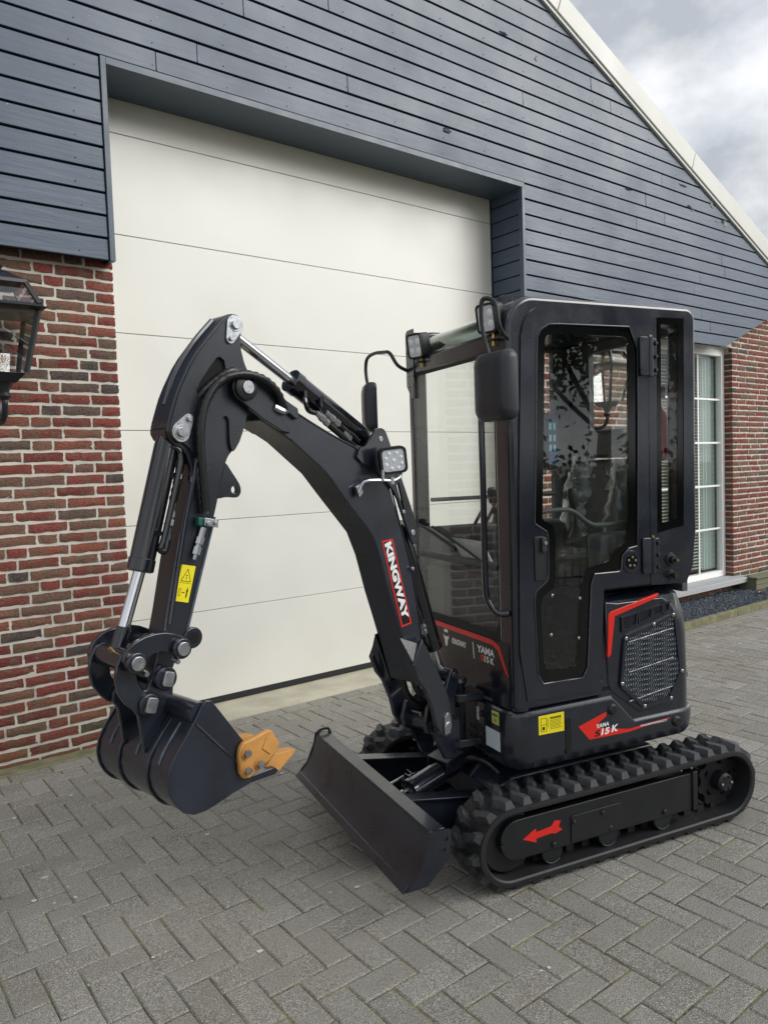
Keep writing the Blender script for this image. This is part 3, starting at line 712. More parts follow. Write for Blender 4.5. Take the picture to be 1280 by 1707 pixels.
# machine frame: x forward, y to the machine's left (the door side), z up
# boom frame: s along the boom's heading, c to its left, z up; swung 22 degrees to the left on the swing post
PHI = R(22); CP, SP = math.cos(PHI), math.sin(PHI)
def B(s, c, z): return (0.95 + s * CP - c * SP, 0.20 + s * SP + c * CP, z)
BN = Vector((-SP, CP, 0)); BB = Vector((CP, SP, 0))
def bprism(poly, c0, c1, holes=()): return prism(poly, c0, c1, B, holes)
def pin(name, s, z, c0, c1, r, m, parent, seg=18): return obj(name, rod(B(s, c0, z), B(s, c1, z), r, seg), m, parent, bevel=0.0015)
def bolt(p, n, r, m, parent, h=0.006):
    p, n = Vector(p), Vector(n).normalized(); return obj('bolt', rod(p, p + n * h, r, 8, [(0, r), (h * 0.7, r), (h, r * 0.75)]), m, parent)
YN = Vector((0, 1, 0)); XN = Vector((1, 0, 0))

# ---------- tracks
TZ, TR_, XF, XR = 0.173, 0.146, 0.935, -0.205      # axle height, belt radius, front and rear axle
PER = 2 * (XF - XR) + 2 * math.pi * TR_
def on_belt(t, h=0.0):
    """point (x, z), tangent angle, on the belt's outer face at arc length t, h above it; starts at the top rear, runs forward"""
    t %= PER; l = XF - XR; a = math.pi * TR_
    if t < l: return XR + t, TZ + TR_ + h, 0.0
    if t < l + a:
        q = (t - l) / TR_; return XF + math.sin(q) * (TR_ + h), TZ + math.cos(q) * (TR_ + h), -q
    if t < 2 * l + a: return XF - (t - l - a), TZ - TR_ - h, -math.pi
    q = (t - 2 * l - a) / TR_; return XR - math.sin(q) * (TR_ + h), TZ - math.cos(q) * (TR_ + h), -math.pi - q
NL = 40; LP = PER / NL
def lug_vf(side):
    """one bent tread block; local u along the belt, v across (0 = belt middle, 0.1 = rim), w outward"""
    low = [(-0.004, 0.004), (0.020, 0.004), (0.030, 0.032), (0.018, 0.058), (0.010, 0.092), (-0.030, 0.092), (-0.027, 0.056), (-0.012, 0.034)]
    top = [(0.000, 0.008), (0.012, 0.008), (0.020, 0.031), (0.008, 0.054), (0.000, 0.080), (-0.021, 0.080), (-0.018, 0.058), (-0.006, 0.036)]
    n = len(low)
    V = [(u * 1.12, v * side, -0.003) for u, v in low] + [(u * 1.18, v * side, 0.030 if v < 0.07 else 0.027) for u, v in top]
    F = [tuple(range(n, 2 * n))] + [(i, (i + 1) % n, (i + 1) % n + n, i + n) for i in range(n)]
    return V, F
lug_me = {}
for s in (1, -1):
    v, f = lug_vf(s); me = bpy.data.meshes.new('lug'); me.from_pydata(v, [], f)
    bm = bmesh.new(); bm.from_mesh(me); bmesh.ops.recalc_face_normals(bm, faces=bm.faces); bm.to_mesh(me); bm.free()
    finish(me, 'track_dust', 0); lug_me[s] = me
def track(yc, side):
    V, F = [], []; n = 120
    prof = [(-0.1, 0.0), (-0.099, 0.005), (-0.004, 0.005), (-0.002, 0.0075), (0.002, 0.0075), (0.004, 0.005), (0.099, 0.005), (0.1, 0.0), (0.1, -0.013), (0.094, -0.019), (-0.094, -0.019), (-0.1, -0.013)]
    for i in range(n):
        for v, h in prof:
            x, z, a = on_belt(i / n * PER, h - 0.003); V.append((x, yc + v, z))
    m = len(prof)
    for i in range(n):
        for k in range(m): F.append((i * m + k, i * m + (k + 1) % m, ((i + 1) % n) * m + (k + 1) % m, ((i + 1) % n) * m + k))
    t = obj('rubber_track', (V, F), 'track_rubber', root, smooth=30)
    for k in range(NL):
        for s in (1, -1):
            x, z, a = on_belt(k * LP + (LP / 2 if s > 0 else 0.0))
            o = bpy.data.objects.new('lug', lug_me[s]); o.location = (x, yc, z); o.rotation_euler = (0, -a, 0); link(o, t)
    # inner drive teeth
    dt = []
    for k in range(NL):
        x, z, a = on_belt(k * LP, -0.034); ca, sa = math.cos(a), math.sin(a)
        dt.append(tf(box(-0.018, 0.018, -0.02, 0.02, -0.014, 0.014), lambda p, q, r, x=x, z=z, ca=ca, sa=sa: (x + p * ca - r * sa, yc + q, z + p * sa + r * ca)))
    tag(obj('drive_teeth', join(*dt), 'track_rubber', t, smooth=0), kind='stuff')
    ys = lambda q: yc + side * q
    plate = arc(0.885, 0.185, 0.085, 90, 270, 10)
    plate = [(0.965 - 0.0, 0.185)] + arc(0.90, 0.185, 0.078, 0, 90, 6) + [(0.0, 0.262), (0.0, 0.105)] + [(0.80, 0.108)] + arc(0.90, 0.185, 0.078, 270, 355, 6)
    fp = obj('side_plate', prism(plate, ys(0.048), ys(0.074)), 'paint_black', t, bevel=0.004)
    obj('frame_beam', box(0.0, 0.9, *sorted((ys(-0.08), ys(0.047))), 0.10, 0.25), 'paint_satin', t, bevel=0.004)
    if side > 0:
        obj('cover_plate', prism(rbox_poly(0.40, 0.652, 0.115, 0.222, 0.006, 2), ys(0.0745), ys(0.0785)), 'paint_black', t, bevel=0.001)
        obj('end_bracket', box(-0.022, 0.004, ys(0.02), ys(0.082), 0.10, 0.268), 'paint_black', t, bevel=0.002)
        for x, z in ((0.64, 0.196), (0.497, 0.202)): bolt((x, ys(0.0785), z), YN, 0.009, 'plastic_black', t, 0.007)
        ar = [(0.885, 0.182), (0.825, 0.212), (0.822, 0.197), (0.752, 0.203), (0.735, 0.222), (0.705, 0.216), (0.717, 0.195), (0.698, 0.178), (0.735, 0.170), (0.752, 0.176), (0.822, 0.172), (0.823, 0.156)]
        ar = [(x - 0.005, z) for x, z in ar]
        flat([(x, ys(0.0746), z) for x, z in ar], 'decal_red', 'arrow_decal', t, YN)
    for x in (0.736, 0.456, 0.163):
        ro = obj('roller', rod((x, ys(-0.05), 0.098), (x, ys(0.066), 0.098), 0.05, 24), 'paint_black', t, bevel=0.003)
        obj('roller_rim', tube([(x + 0.046 * math.cos(q * 0.2618), ys(0.068), 0.098 + 0.046 * math.sin(q * 0.2618)) for q in range(15, 22)], 0.0016, 6, smooth_n=0), 'panel_grey', t)
        bolt((x, ys(0.074), 0.128), YN * side, 0.011, 'plastic_black', t, 0.008)
    obj('idler', rod((XF - 0.01, ys(-0.06), TZ), (XF - 0.01, ys(0.046), TZ), 0.118, 32), 'paint_black', t, bevel=0.004)
    # sprocket: toothed wheel with a bolted hub
    sp = []
    for k in range(36):
        a = 2 * math.pi * k / 36; r = 0.118 if (k // 2) % 2 else 0.100; sp.append((XR + math.cos(a) * r, TZ + math.sin(a) * r))
    spk = obj('sprocket', prism(sp, ys(-0.02), ys(0.022), holes=[circ(XR + 0.068 * math.cos(a), TZ + 0.068 * math.sin(a), 0.016, 12) for a in (0.5, 1.75, 3.0, 4.27, 5.53)]), 'plastic_black', t, smooth=25)
    obj('hub', rod((XR, ys(-0.05), TZ), (XR, ys(0.075), TZ), 0.04, 24, [(0, 0.07), (0.072, 0.07), (0.074, 0.044), (0.115, 0.042), (0.125, 0.034)]), 'plastic_black', t)
    for k in range(6):
        a = k * math.pi / 3; bolt((XR + 0.028 * math.cos(a), ys(0.0745), TZ + 0.028 * math.sin(a)), YN * side, 0.006, 'zinc' if k % 3 == 0 else 'plastic_black', t, 0.006)
track(0.45, 1); track(-0.45, -1)

# ---------- undercarriage and slew ring
uc = obj('undercarriage', prism([(0.02, 0.14), (0.82, 0.14), (0.88, 0.20), (0.88, 0.30), (0.80, 0.345), (0.06, 0.345), (0.0, 0.29), (0.0, 0.18)], -0.345, 0.345), 'paint_satin', root, bevel=0.01)
obj('slew_ring', rod((0.36, 0, 0.34), (0.36, 0, 0.41), 0.27, 48, [(0, 0.29), (0.02, 0.29), (0.021, 0.25), (0.07, 0.25)]), 'plastic_black', uc)
obj('gusset', prism([(0.66, 0.345), (0.90, 0.30), (0.86, 0.345), (0.74, 0.40)], 0.16, 0.18), 'paint_satin', uc, bevel=0.002)
obj('gusset', prism([(0.66, 0.345), (0.90, 0.30), (0.86, 0.345), (0.74, 0.40)], -0.18, -0.16), 'paint_satin', uc, bevel=0.002)
obj('hydraulic_line', tube([(0.90, 0.10, 0.33), (0.88, 0.16, 0.375), (0.84, 0.22, 0.37), (0.80, 0.27, 0.32), (0.77, 0.29, 0.26)], 0.011, 10), 'hose_black', uc)
obj('spring_guard', tube(fine_path([(0.90, 0.10, 0.33), (0.88, 0.16, 0.375), (0.84, 0.22, 0.37), (0.80, 0.27, 0.32), (0.77, 0.29, 0.26)], 0.012), 0.0125, 8, rib=0.12, smooth_n=0), 'plastic_black', uc)

# ---------- dozer blade
BW = 0.575
prof = [(1.405, 0.150), (1.378, 0.172), (1.352, 0.203), (1.332, 0.240), (1.316, 0.282), (1.304, 0.325)]
back = [(x - 0.012, z + 0.003) for x, z in prof]
bl = obj('dozer_blade', prism(prof + back[::-1], -BW, BW), 'paint_satin', root, smooth=50)
obj('top_flange', prism([(1.304, 0.3255), (1.302, 0.334), (1.245, 0.338), (1.245, 0.330)], -BW, BW), 'paint_satin', bl, bevel=0.002)
obj('cutting_edge', prism([(1.414, 0.139), (1.418, 0.144), (1.396, 0.164), (1.388, 0.160)], -BW - 0.002, BW + 0.002), 'paint_satin', bl, bevel=0.002)
for s in (1, -1):
    wing = [(1.407, 0.146), (1.354, 0.203), (1.318, 0.282), (1.306, 0.336), (1.296, 0.340), (1.228, 0.332), (1.222, 0.322), (1.235, 0.23), (1.322, 0.148)]
    hl = [rbox_poly(1.236, 1.253, 0.293, 0.312, 0.006, 3), rbox_poly(1.246, 1.261, 0.258, 0.272, 0.005, 3)]
    obj('blade_wing', prism(wing, s * (BW + 0.0005), s * (BW + 0.010), holes=hl), 'paint_satin', bl, smooth=30)
    obj('lifting_eye', tube([(1.30, s * (BW - 0.02), 0.335), (1.295, s * (BW - 0.02), 0.352), (1.25, s * (BW - 0.02), 0.354), (1.243, s * (BW - 0.02), 0.335)], 0.006, 8), 'paint_satin', bl) if s < 0 else None
    obj('push_arm', prism([(1.335, 0.16), (1.30, 0.315), (0.72, 0.225), (0.66, 0.19), (0.66, 0.14), (0.72, 0.12)], s * 0.225, s * 0.255), 'paint_satin', bl, bevel=0.004)
    obj('arm_flange', prism([(1.29, 0.3165), (1.29, 0.3245), (0.74, 0.2365), (0.74, 0.2285)], s * 0.205, s * 0.275), 'paint_satin', bl, bevel=0.002)
obj('stiffener', box(1.245, 1.30, -0.2, 0.2, 0.18, 0.20), 'paint_satin', bl, bevel=0.003)
bc = obj('blade_cylinder', rod((1.172, 0.155, 0.290), (0.83, 0.05, 0.345), 0.05, 24, [(0, 0.042), (0.002, 0.048), (0.02, 0.05), (0.022, 0.0465), (0.33, 0.0465), (0.335, 0.035)]), 'paint_gloss', root)
obj('cylinder_rod', rod((1.29, 0.165, 0.262), (1.16, 0.134, 0.286), 0.018, 16), 'chrome', bc)
obj('cylinder_guard', tf(join(box(-0.13, 0.055, -0.06, 0.06, 0.054, 0.060), box(-0.13, 0.055, -0.0595, -0.0535, 0.005, 0.0535), box(-0.13, 0.055, 0.0535, 0.0595, 0.005, 0.0535)), lambda a, b, c: (0.955 + a * 0.96 - b * 0.25, 0.085 + a * 0.25 + b * 0.96, 0.325 + c - a * 0.18)), 'paint_satin', bc, bevel=0.002)
obj('rod_link', tube([(1.29, 0.11, 0.305), (1.18, 0.085, 0.32), (1.17, 0.095, 0.33), (1.28, 0.125, 0.312), (1.29, 0.11, 0.305)], 0.005, 6, smooth_n=3), 'zinc', bc)
for p in ((1.172, 0.11, 0.325), (1.168, 0.16, 0.262), (1.17, 0.175, 0.30)): bolt(p, XN, 0.012, 'plastic_black', bc, 0.01)
# straw caught on the barrel
rs = random.Random(5); st = []
for k in range(14):
    p = Vector((1.15 - rs.random() * 0.16, 0.125 - rs.random() * 0.02, 0.338 + rs.random() * 0.006)); q = p + Vector((rs.uniform(-0.02, 0.02), rs.uniform(-0.02, 0.02), rs.uniform(0.0, 0.015)))
    st.append(rod(p, q, 0.0009, 4))
tag(obj('straw', join(*st), 'curtain', bc), kind='stuff')

# ---------- upper body: skirt, hood
def plan(xf, xr, y1, y0, rf_, rr_, n=8):
    """rounded plan outline, counter-clockwise from the front right"""
    return arc(xf - rf_, y1 - rf_, rf_, 0, 90, n) + [(xf * 0.5 + xr * 0.5 + d, y1) for d in (0.12, 0.0, -0.13)] + arc(xr + rr_, y1 - rr_, rr_, 90, 180, n + 4) + arc(xr + rr_, y0 + rr_, rr_, 180, 270, n + 4) + arc(xf - rf_, y0 + rf_, rf_, 270, 360, n)
def loft(levels, cap=True):
    V, F = [], []; m = len(levels[0][0])
    for pts, z in levels:
        for i, (x, y) in enumerate(pts): V.append((x, y, z(x, y) if callable(z) else z))
    for k in range(len(levels) - 1):
        for i in range(m): F.append((k * m + i, k * m + (i + 1) % m, (k + 1) * m + (i + 1) % m, (k + 1) * m + i))
    if cap: F.append(tuple(reversed(range(m)))); F.append(tuple(range((len(levels) - 1) * m, len(levels) * m)))
    return V, F
def ztop(d=0.0):
    def f(x, y):
        t = max(0, min(1, (x - 0.261) / (0.377 - 0.261))); return 0.522 + (0.641 - 0.522) * t - d
    return f
XS = [0.9 - 0.02 * i for i in range(52)]
def plan2(xf, xr, y1, y0, rf_, rr_):
    """plan outline with many points along the near side so its top can step down"""
    side = [(x, y1) for x in XS if xr + rr_ < x < xf - rf_]
    return arc(xf - rf_, y1 - rf_, rf_, 0, 90, 8) + side + arc(xr + rr_, y1 - rr_, rr_, 90, 180, 12) + arc(xr + rr_, y0 + rr_, rr_, 180, 270, 12) + [(x, y0) for x, _ in reversed(side)] + arc(xf - rf_, y0 + rf_, rf_, 270, 360, 8)
pb = lambda d: plan2(0.872, -0.145, 0.468, -0.468, 0.10, 0.15)
def same(pts0, d):
    """shrink the outline pts0 towards the middle by about d without changing its point count"""
    cx, cy = 0.36, 0.0; out = []
    n = len(pts0)
    for i, (x, y) in enumerate(pts0):
        a, b = pts0[i - 1], pts0[(i + 1) % n]; tx, ty = b[0] - a[0], b[1] - a[1]; l = math.hypot(tx, ty) or 1
        out.append((x - ty / l * d, y + tx / l * d))
    return out
P0 = pb(0)
body = obj('skirt', loft([(same(P0, 0.05), 0.400), (same(P0, 0.02), 0.410), (same(P0, 0.006), 0.432), (P0, 0.47), (P0, lambda x, y: ztop()(x, y) - 0.020), (same(P0, 0.004), lambda x, y: ztop()(x, y) - 0.008), (same(P0, 0.012), lambda x, y: ztop()(x, y) - 0.001), (same(P0, 0.05), ztop(-0.003))]), 'paint', root, smooth=28)
obj('vent_slot', prism(rbox_poly(0.598, 0.624, 0.440, 0.590, 0.011, 4), 0.4665, 0.4705), 'shade_black', body, smooth=0)
for x, z in ((0.385, 0.588), (0.033, 0.507 - 0.03)):
    obj('rubber_plug', rod((x, 0.464, z), (x, 0.480, z), 0.021, 20, [(0, 0.023), (0.008, 0.023), (0.016, 0.016)]), 'plastic_black', body)
# red flash on the skirt with its lettering
SY = 0.4685
fl = [(0.560, 0.545), (0.418, 0.582), (0.414, 0.566), (0.462, 0.541), (0.447, 0.520), (0.300, 0.490), (0.070, 0.500), (0.070, 0.497), (0.300, 0.478), (0.505, 0.482)]
flat([(x, SY, z) for x, z in fl], 'decal_red', 'flash_decal', body, YN)
lettering('YAMA', (0.472, SY + 0.0009, 0.522), (-1, 0, 0.02), (-0.15, 0, 1), 0.068, 0.017, 'decal_white', body, 0.03)
lettering('S', (0.480, SY + 0.0009, 0.488), (-1, 0, 0.02), (-0.2, 0, 1), 0.028, 0.026, 'decal_black', body, 0.03)
lettering('15', (0.446, SY + 0.0009, 0.489), (-1, 0, 0.02), (-0.2, 0, 1), 0.042, 0.028, 'decal_white', body, 0.04)
lettering('K', (0.392, SY + 0.0009, 0.492), (-1, 0, 0.02), (-0.2, 0, 1), 0.034, 0.030, 'decal_white', body, 0.04)
lettering('WWW.IMPORTGOFRANCE.TV', (0.235, SY + 0.0009, 0.487), (-1, 0, 0.0), (0, 0, 1), 0.15, 0.009, 'decal_white', body, 0.02)
# yellow notice
st_ = flat([(0.754, SY, 0.620), (0.631, SY, 0.620), (0.631, SY, 0.543), (0.754, SY, 0.545)], 'decal_yellow', 'notice_sticker', body, YN)
def ink(x0, x1, z0, z1, y=SY + 0.0009, m='decal_black'): return box(min(x0, x1), max(x0, x1), y, y + 0.0003, min(z0, z1), max(z0, z1))
il = [ink(0.744, 0.716, 0.6075, 0.609), ink(0.744, 0.716, 0.582, 0.5835), ink(0.744, 0.716, 0.556, 0.5575), ink(0.744, 0.7425, 0.556, 0.609), ink(0.7175, 0.716, 0.556, 0.609), ink(0.736, 0.726, 0.562, 0.575), ink(0.711, 0.7095, 0.57, 0.605)]
for k in range(7): il.append(ink(0.700, 0.642 + 0.004 * (k % 3), 0.594 - k * 0.0055, 0.5952 - k * 0.0055))
for k in range(6): il.append(ink(0.698 - k * 0.009, 0.692 - k * 0.009, 0.600, 0.6085))
tag(obj('notice_print', join(*il), 'decal_black', body, smooth=0), kind='stuff')
# front face of the body below the cab, with stickers
FX = 0.873
for nm, m, q in (('data_plate', 'decal_pale', (0.147, 0.226, 0.556, 0.612)), ('number_sticker', 'decal_lemon', (0.322, 0.372, 0.575, 0.627)), ('white_label', 'decal_pale', (0.275, 0.377, 0.470, 0.548))):
    flat([(FX, q[0], q[2]), (FX, q[1], q[2]), (FX, q[1], q[3]), (FX, q[0], q[3])], m, nm, body, XN)
lettering('01', (FX + 0.0009, 0.337, 0.583), (0, 1, 0), (0, 0, 1), 0.020, 0.014, 'decal_black', body)
obj('number_print', join(*[box(FX + 0.0009, FX + 0.0012, 0.329 + k * 0.006, 0.333 + k * 0.006, 0.606, 0.616) for k in range(6)]), 'decal_black', body, smooth=0)
for y in (0.304, 0.385): pass
obj('frame_front', join(box(0.86, 0.8745, -0.10, 0.21, 0.43, 0.63)), 'plastic_black', body, bevel=0.004)
for y, z in ((0.246, 0.590), (0.255, 0.50)): bolt((FX, y, z), XN, 0.014, 'plastic_black', body, 0.008)
for y in (0.165, 0.195): obj('port_hole', rod((0.8735, y, 0.52), (0.8755, y, 0.52), 0.012, 12), 'shade_black', body)
# engine hood
H0 = plan2(0.44, -0.100, 0.452, -0.452, 0.02, 0.085)
def hood_lv(d, z): return (same(H0, d), z)
hood = obj('hood', loft([hood_lv(0.0, ztop(0.02)), hood_lv(0.0, 0.68), hood_lv(0.004, 0.85), hood_lv(0.016, 0.95), hood_lv(0.04, 1.02), hood_lv(0.08, 1.052), hood_lv(0.13, 1.06)]), 'paint', root, smooth=30)
# side panel of the hood: raised frame round the grille, four small vents, red flash
HY = 0.456
pan = [(0.400, 1.030), (0.392, 0.69), (0.372, 0.652), (0.225, 0.545), (0.03, 0.548), (-0.006, 0.60), (-0.014, 0.70), (0.018, 0.95), (0.045, 0.99), (0.09, 1.02), (0.34, 1.02)]
mesh_p = [(0.300, 0.858), (0.286, 0.872), (0.150, 0.900), (0.048, 0.930), (0.032, 0.922), (0.004, 0.70), (0.006, 0.682), (0.065, 0.592), (0.080, 0.585), (0.195, 0.578), (0.212, 0.583), (0.315, 0.672), (0.320, 0.690)]
vents = [[(0.314, 0.957), (0.240, 0.968), (0.248, 0.924), (0.314, 0.905)], [(0.222, 0.970), (0.160, 0.979), (0.166, 0.945), (0.224, 0.930)], [(0.146, 0.980), (0.100, 0.988), (0.104, 0.958), (0.150, 0.948)], [(0.086, 0.990), (0.062, 0.993), (0.064, 0.964), (0.088, 0.956)]]
hp = obj('hood_panel', prism(pan, 0.440, HY), 'paint', root, bevel=0.004)
def ring_out(poly, d):
    cx, cz = sum(q[0] for q in poly) / len(poly), sum(q[1] for q in poly) / len(poly); o = []
    for x, z in poly:
        l = math.hypot(x - cx, z - cz); o.append((x + (x - cx) / l * d, z + (z - cz) / l * d))
    return o
obj('grille_shade_plate', prism(mesh_p, HY + 0.0003, HY + 0.0012), 'shade_black', hp, smooth=0)  # flat plate on the solid panel, its black paints the shade behind the grille
obj('grille_frame', prism(ring_out(mesh_p, 0.016), HY + 0.0002, HY + 0.010, holes=[mesh_p]), 'paint_satin', hp, smooth=25)
def in_poly(p, poly):
    x, y = p; r = False
    for i in range(len(poly)):
        (x1, y1), (x2, y2) = poly[i - 1], poly[i]
        if (y1 > y) != (y2 > y) and x < (x2 - x1) * (y - y1) / (y2 - y1) + x1: r = not r
    return r
def hatch(poly, ang, pitch, y0, y1, w):
    """parallel flat wires cut to the polygon"""
    out = []; dx, dz = math.cos(R(ang)), math.sin(R(ang)); nx, nz_ = -dz, dx
    cx0, cz0 = 0.16, 0.78
    for k in range(-80, 81):
        c = k * pitch; run = None; t = -0.45
        while t < 0.45:
            i = in_poly((cx0 + nx * c + dx * t, cz0 + nz_ * c + dz * t), poly)
            if i and run is None: run = t
            if not i and run is not None:
                q = [(cx0 + nx * (c + e) + dx * t_, cz0 + nz_ * (c + e) + dz * t_) for t_, e in ((run, -w), (t, -w), (t, w), (run, w))]; run = None
                out.append(([(x, y0, z) for x, z in q] + [(x, y1, z) for x, z in q], [(4, 5, 6, 7), (0, 1, 5, 4), (1, 2, 6, 5), (2, 3, 7, 6), (3, 0, 4, 7)]))
            t += 0.004
    return out
tag(obj('grille_mesh', join(*hatch(mesh_p, 58, 0.0115, HY + 0.0045, HY + 0.006, 0.0016), *hatch(mesh_p, 122, 0.0115, HY + 0.0045, HY + 0.006, 0.0016)), 'paint_satin', hp, smooth=0), kind='stuff')
tag(obj('radiator_fins', join(*hatch(mesh_p, 90, 0.0125, HY + 0.0014, HY + 0.0022, 0.0036)), 'decal_pale', hp, smooth=0), kind='stuff')
for z0 in (0.862, 0.735, 0.612): obj('radiator_tube', rod((0.035, HY + 0.003, z0 + 0.02), (0.285, HY + 0.003, z0 - 0.01), 0.0035, 8), 'zinc', hp)
for v in vents:
    obj('vent_shade_plate', prism(v, HY + 0.0003, HY + 0.0012), 'shade_black', hp, smooth=0)  # raised plate, its black stands in for the shade of a recess
    obj('vent_frame', prism(ring_out(v, 0.010), HY + 0.0002, HY + 0.008, holes=[v]), 'paint', hp, smooth=25)
    tag(obj('vent_mesh', join(*hatch(v, 58, 0.011, HY + 0.002, HY + 0.0032, 0.0018), *hatch(v, 122, 0.011, HY + 0.002, HY + 0.0032, 0.0018)), 'paint_satin', hp, smooth=0), kind='stuff')
for x, z in ((0.303, 0.870), (0.150, 0.912), (0.040, 0.940), (-0.008, 0.690), (0.058, 0.581), (0.207, 0.571), (0.328, 0.684)): bolt((x, HY + 0.010, z), YN, 0.008, 'zinc', hp, 0.005)
red = [(0.110, 1.022), (0.372, 0.982), (0.392, 0.960), (0.398, 0.800), (0.388, 0.790), (0.372, 0.815), (0.358, 0.962), (0.130, 1.000)]
red = [(0.112, 1.040), (0.371, 0.990), (0.388, 0.980), (0.396, 0.805), (0.392, 0.800), (0.378, 0.812), (0.354, 0.968), (0.128, 1.020)]
obj('flash_rib', prism(red, HY - 0.012, HY + 0.004), 'decal_red', hp, bevel=0.002)

# ---------- cab
CY, CYR = 0.452, -0.375        # outer faces, door side and far side
fp_ = [(0.03, 0.645), (0.846, 0.645)] + [(0.846, 2.11)] + arc(0.722, 2.122, 0.124, 0, 90, 10) + arc(-0.075, 2.196, 0.052, 90, 180, 6) + [(-0.122, 1.29), (-0.098, 1.140), (-0.058, 1.064), (-0.02, 1.064), (-0.062, 1.16), (-0.070, 2.18)]
ringo = [(0.846, 0.645), (0.846, 2.11)] + arc(0.722, 2.122, 0.124, 5, 90, 10) + arc(-0.073, 2.198, 0.052, 90, 180, 6) + [(-0.122, 1.29), (-0.098, 1.140), (-0.056, 1.064)]
ringi = [(-0.02, 1.064), (-0.048, 1.16), (-0.060, 2.172), (0.66, 2.172)] + arc(0.66, 2.062, 0.11, 80, 0, 8) + [(0.775, 0.72), (0.30, 0.72), (0.30, 0.645)]
fr_near = obj('cab_frame', prism(ringo + ringi, 0.345, CY), 'paint', root, bevel=0.032, seg=4, smooth=40)
obj('far_frame', prism(ringo + ringi, CYR, CYR + 0.052), 'paint', fr_near, bevel=0.014, seg=3)
# quarter panel behind the door with its narrow window
rw_o = [(0.104, 2.196), (-0.050, 2.200), (-0.038, 1.318), (0.114, 1.294)]
rw_i = [(0.078, 2.165), (0.070, 2.172), (-0.012, 2.176), (-0.018, 2.168), (-0.006, 1.355), (0.000, 1.348), (0.078, 1.336), (0.084, 1.344)]
qp = [(0.152, 2.218), (-0.080, 2.222), (-0.104, 1.29), (-0.088, 1.140), (-0.050, 1.070), (0.152, 1.078)]
quarter = obj('quarter_panel', prism(qp, CY - 0.006, CY + 0.004, holes=[rw_o]), 'paint', root, smooth=25)
obj('window_border', prism(rw_o, CY - 0.004, CY + 0.0015, holes=[rw_i]), 'frit_black', quarter, smooth=0)
obj('window_pane', prism(rw_i, CY - 0.003, CY + 0.001), 'cab_glass', quarter, smooth=0)
for z in (1.178, 1.112):
    obj('grease_cap', rod((0.041, CY + 0.004, z), (0.041, CY + 0.04, z), 0.016, 16, [(0, 0.03), (0.006, 0.028), (0.008, 0.016), (0.024, 0.017), (0.025, 0.008), (0.036, 0.006)] if z > 1.15 else [(0, 0.022), (0.006, 0.02), (0.007, 0.009), (0.02, 0.009), (0.022, 0.015), (0.034, 0.013)]), 'plastic_black', quarter)
obj('cap_tip', rod((0.041, CY + 0.032, 1.178), (0.041, CY + 0.046, 1.178), 0.006, 10), 'brass', quarter)
# door
door_p = [(0.795, 0.684), (0.826, 0.885), (0.812, 1.50), (0.788, 2.098)] + arc(0.672, 2.096, 0.112, 2, 88, 8) + [(0.155, 2.215), (0.160, 1.086), (0.408, 1.086), (0.436, 0.690), (0.450, 0.674)]
gl_o = [(0.744, 0.742), (0.754, 1.104), (0.684, 1.150), (0.683, 1.336), (0.747, 1.374), (0.742, 1.434), (0.716, 2.085), (0.698, 2.117), (0.654, 2.142), (0.212, 2.150), (0.226, 1.250), (0.274, 1.243), (0.310, 1.214), (0.318, 1.150), (0.471, 1.152), (0.502, 0.737)]
gl_i = [(0.700, 0.792), (0.714, 0.835), (0.721, 1.081), (0.647, 1.118), (0.644, 1.353), (0.706, 1.388), (0.702, 1.432), (0.676, 2.080), (0.664, 2.098), (0.639, 2.104), (0.279, 2.110), (0.262, 2.100), (0.257, 2.080), (0.272, 1.276), (0.345, 1.240), (0.364, 1.222), (0.366, 1.204), (0.400, 1.190), (0.513, 1.176), (0.545, 0.800), (0.552, 0.790), (0.573, 0.784)]
gl_o, gl_i = chaikin(gl_o, 0.10), chaikin(gl_i, 0.15)
door = obj('door', prism(door_p, CY - 0.018, CY + 0.007, holes=[gl_o]), 'paint', root, smooth=25)
obj('glass_border', prism(gl_o, CY - 0.006, CY + 0.0035, holes=[gl_i]), 'frit_black', door, smooth=0)
obj('window_pane', prism(gl_i, CY - 0.005, CY + 0.003), 'door_glass', door, smooth=0)
rim = [Vector((x, CY + 0.007, z)) for x, z in gl_o]
obj('window_rim', tube(rim + [rim[0]], 0.0035, 6, smooth_n=0), 'paint', door)
dh = obj('door_handle', prism(rbox_poly(0.702, 0.750, 1.150, 1.322, 0.008, 3), CY + 0.0035, CY + 0.012), 'plastic_black', door, bevel=0.002)
obj('grip', prism(rbox_poly(0.700, 0.722, 1.262, 1.318, 0.006, 3), CY + 0.0125, CY + 0.024), 'mirror_plastic', dh, bevel=0.002)
obj('lock_barrel', rod((0.709, CY + 0.0242, 1.298), (0.709, CY + 0.029, 1.298), 0.0075, 14), 'zinc', dh)
for z0, z1 in ((1.952, 2.112), (1.130, 1.280)):
    hg = obj('hinge', prism(rbox_poly(0.158, 0.205, z0, z1, 0.008, 3), CY + 0.0075, CY + 0.018), 'paint_satin', door, bevel=0.003)
    obj('hinge_leaf', box(0.112, 0.136, CY + 0.0075, CY + 0.014, z0 + 0.004, z1 - 0.004), 'paint_satin', hg, bevel=0.003)
    obj('hinge_knuckle', rod((0.147, CY + 0.013, z0), (0.147, CY + 0.013, z1), 0.011, 14), 'paint_satin', hg)
    obj('hinge_pin', rod((0.147, CY + 0.013, z1), (0.147, CY + 0.013, z1 + 0.008), 0.006, 10), 'brass', hg)
    for k in range(3): bolt((0.122, CY + 0.014, z0 + 0.025 + k * (z1 - z0 - 0.05) / 2), YN, 0.009, 'plastic_black', hg, 0.01)
sp_ = obj('lock_boss', rod((0.264, CY + 0.006, 1.186), (0.264, CY + 0.011, 1.186), 0.04, 28, [(0, 0.048), (0.004, 0.046), (0.005, 0.034)]), 'paint', door)
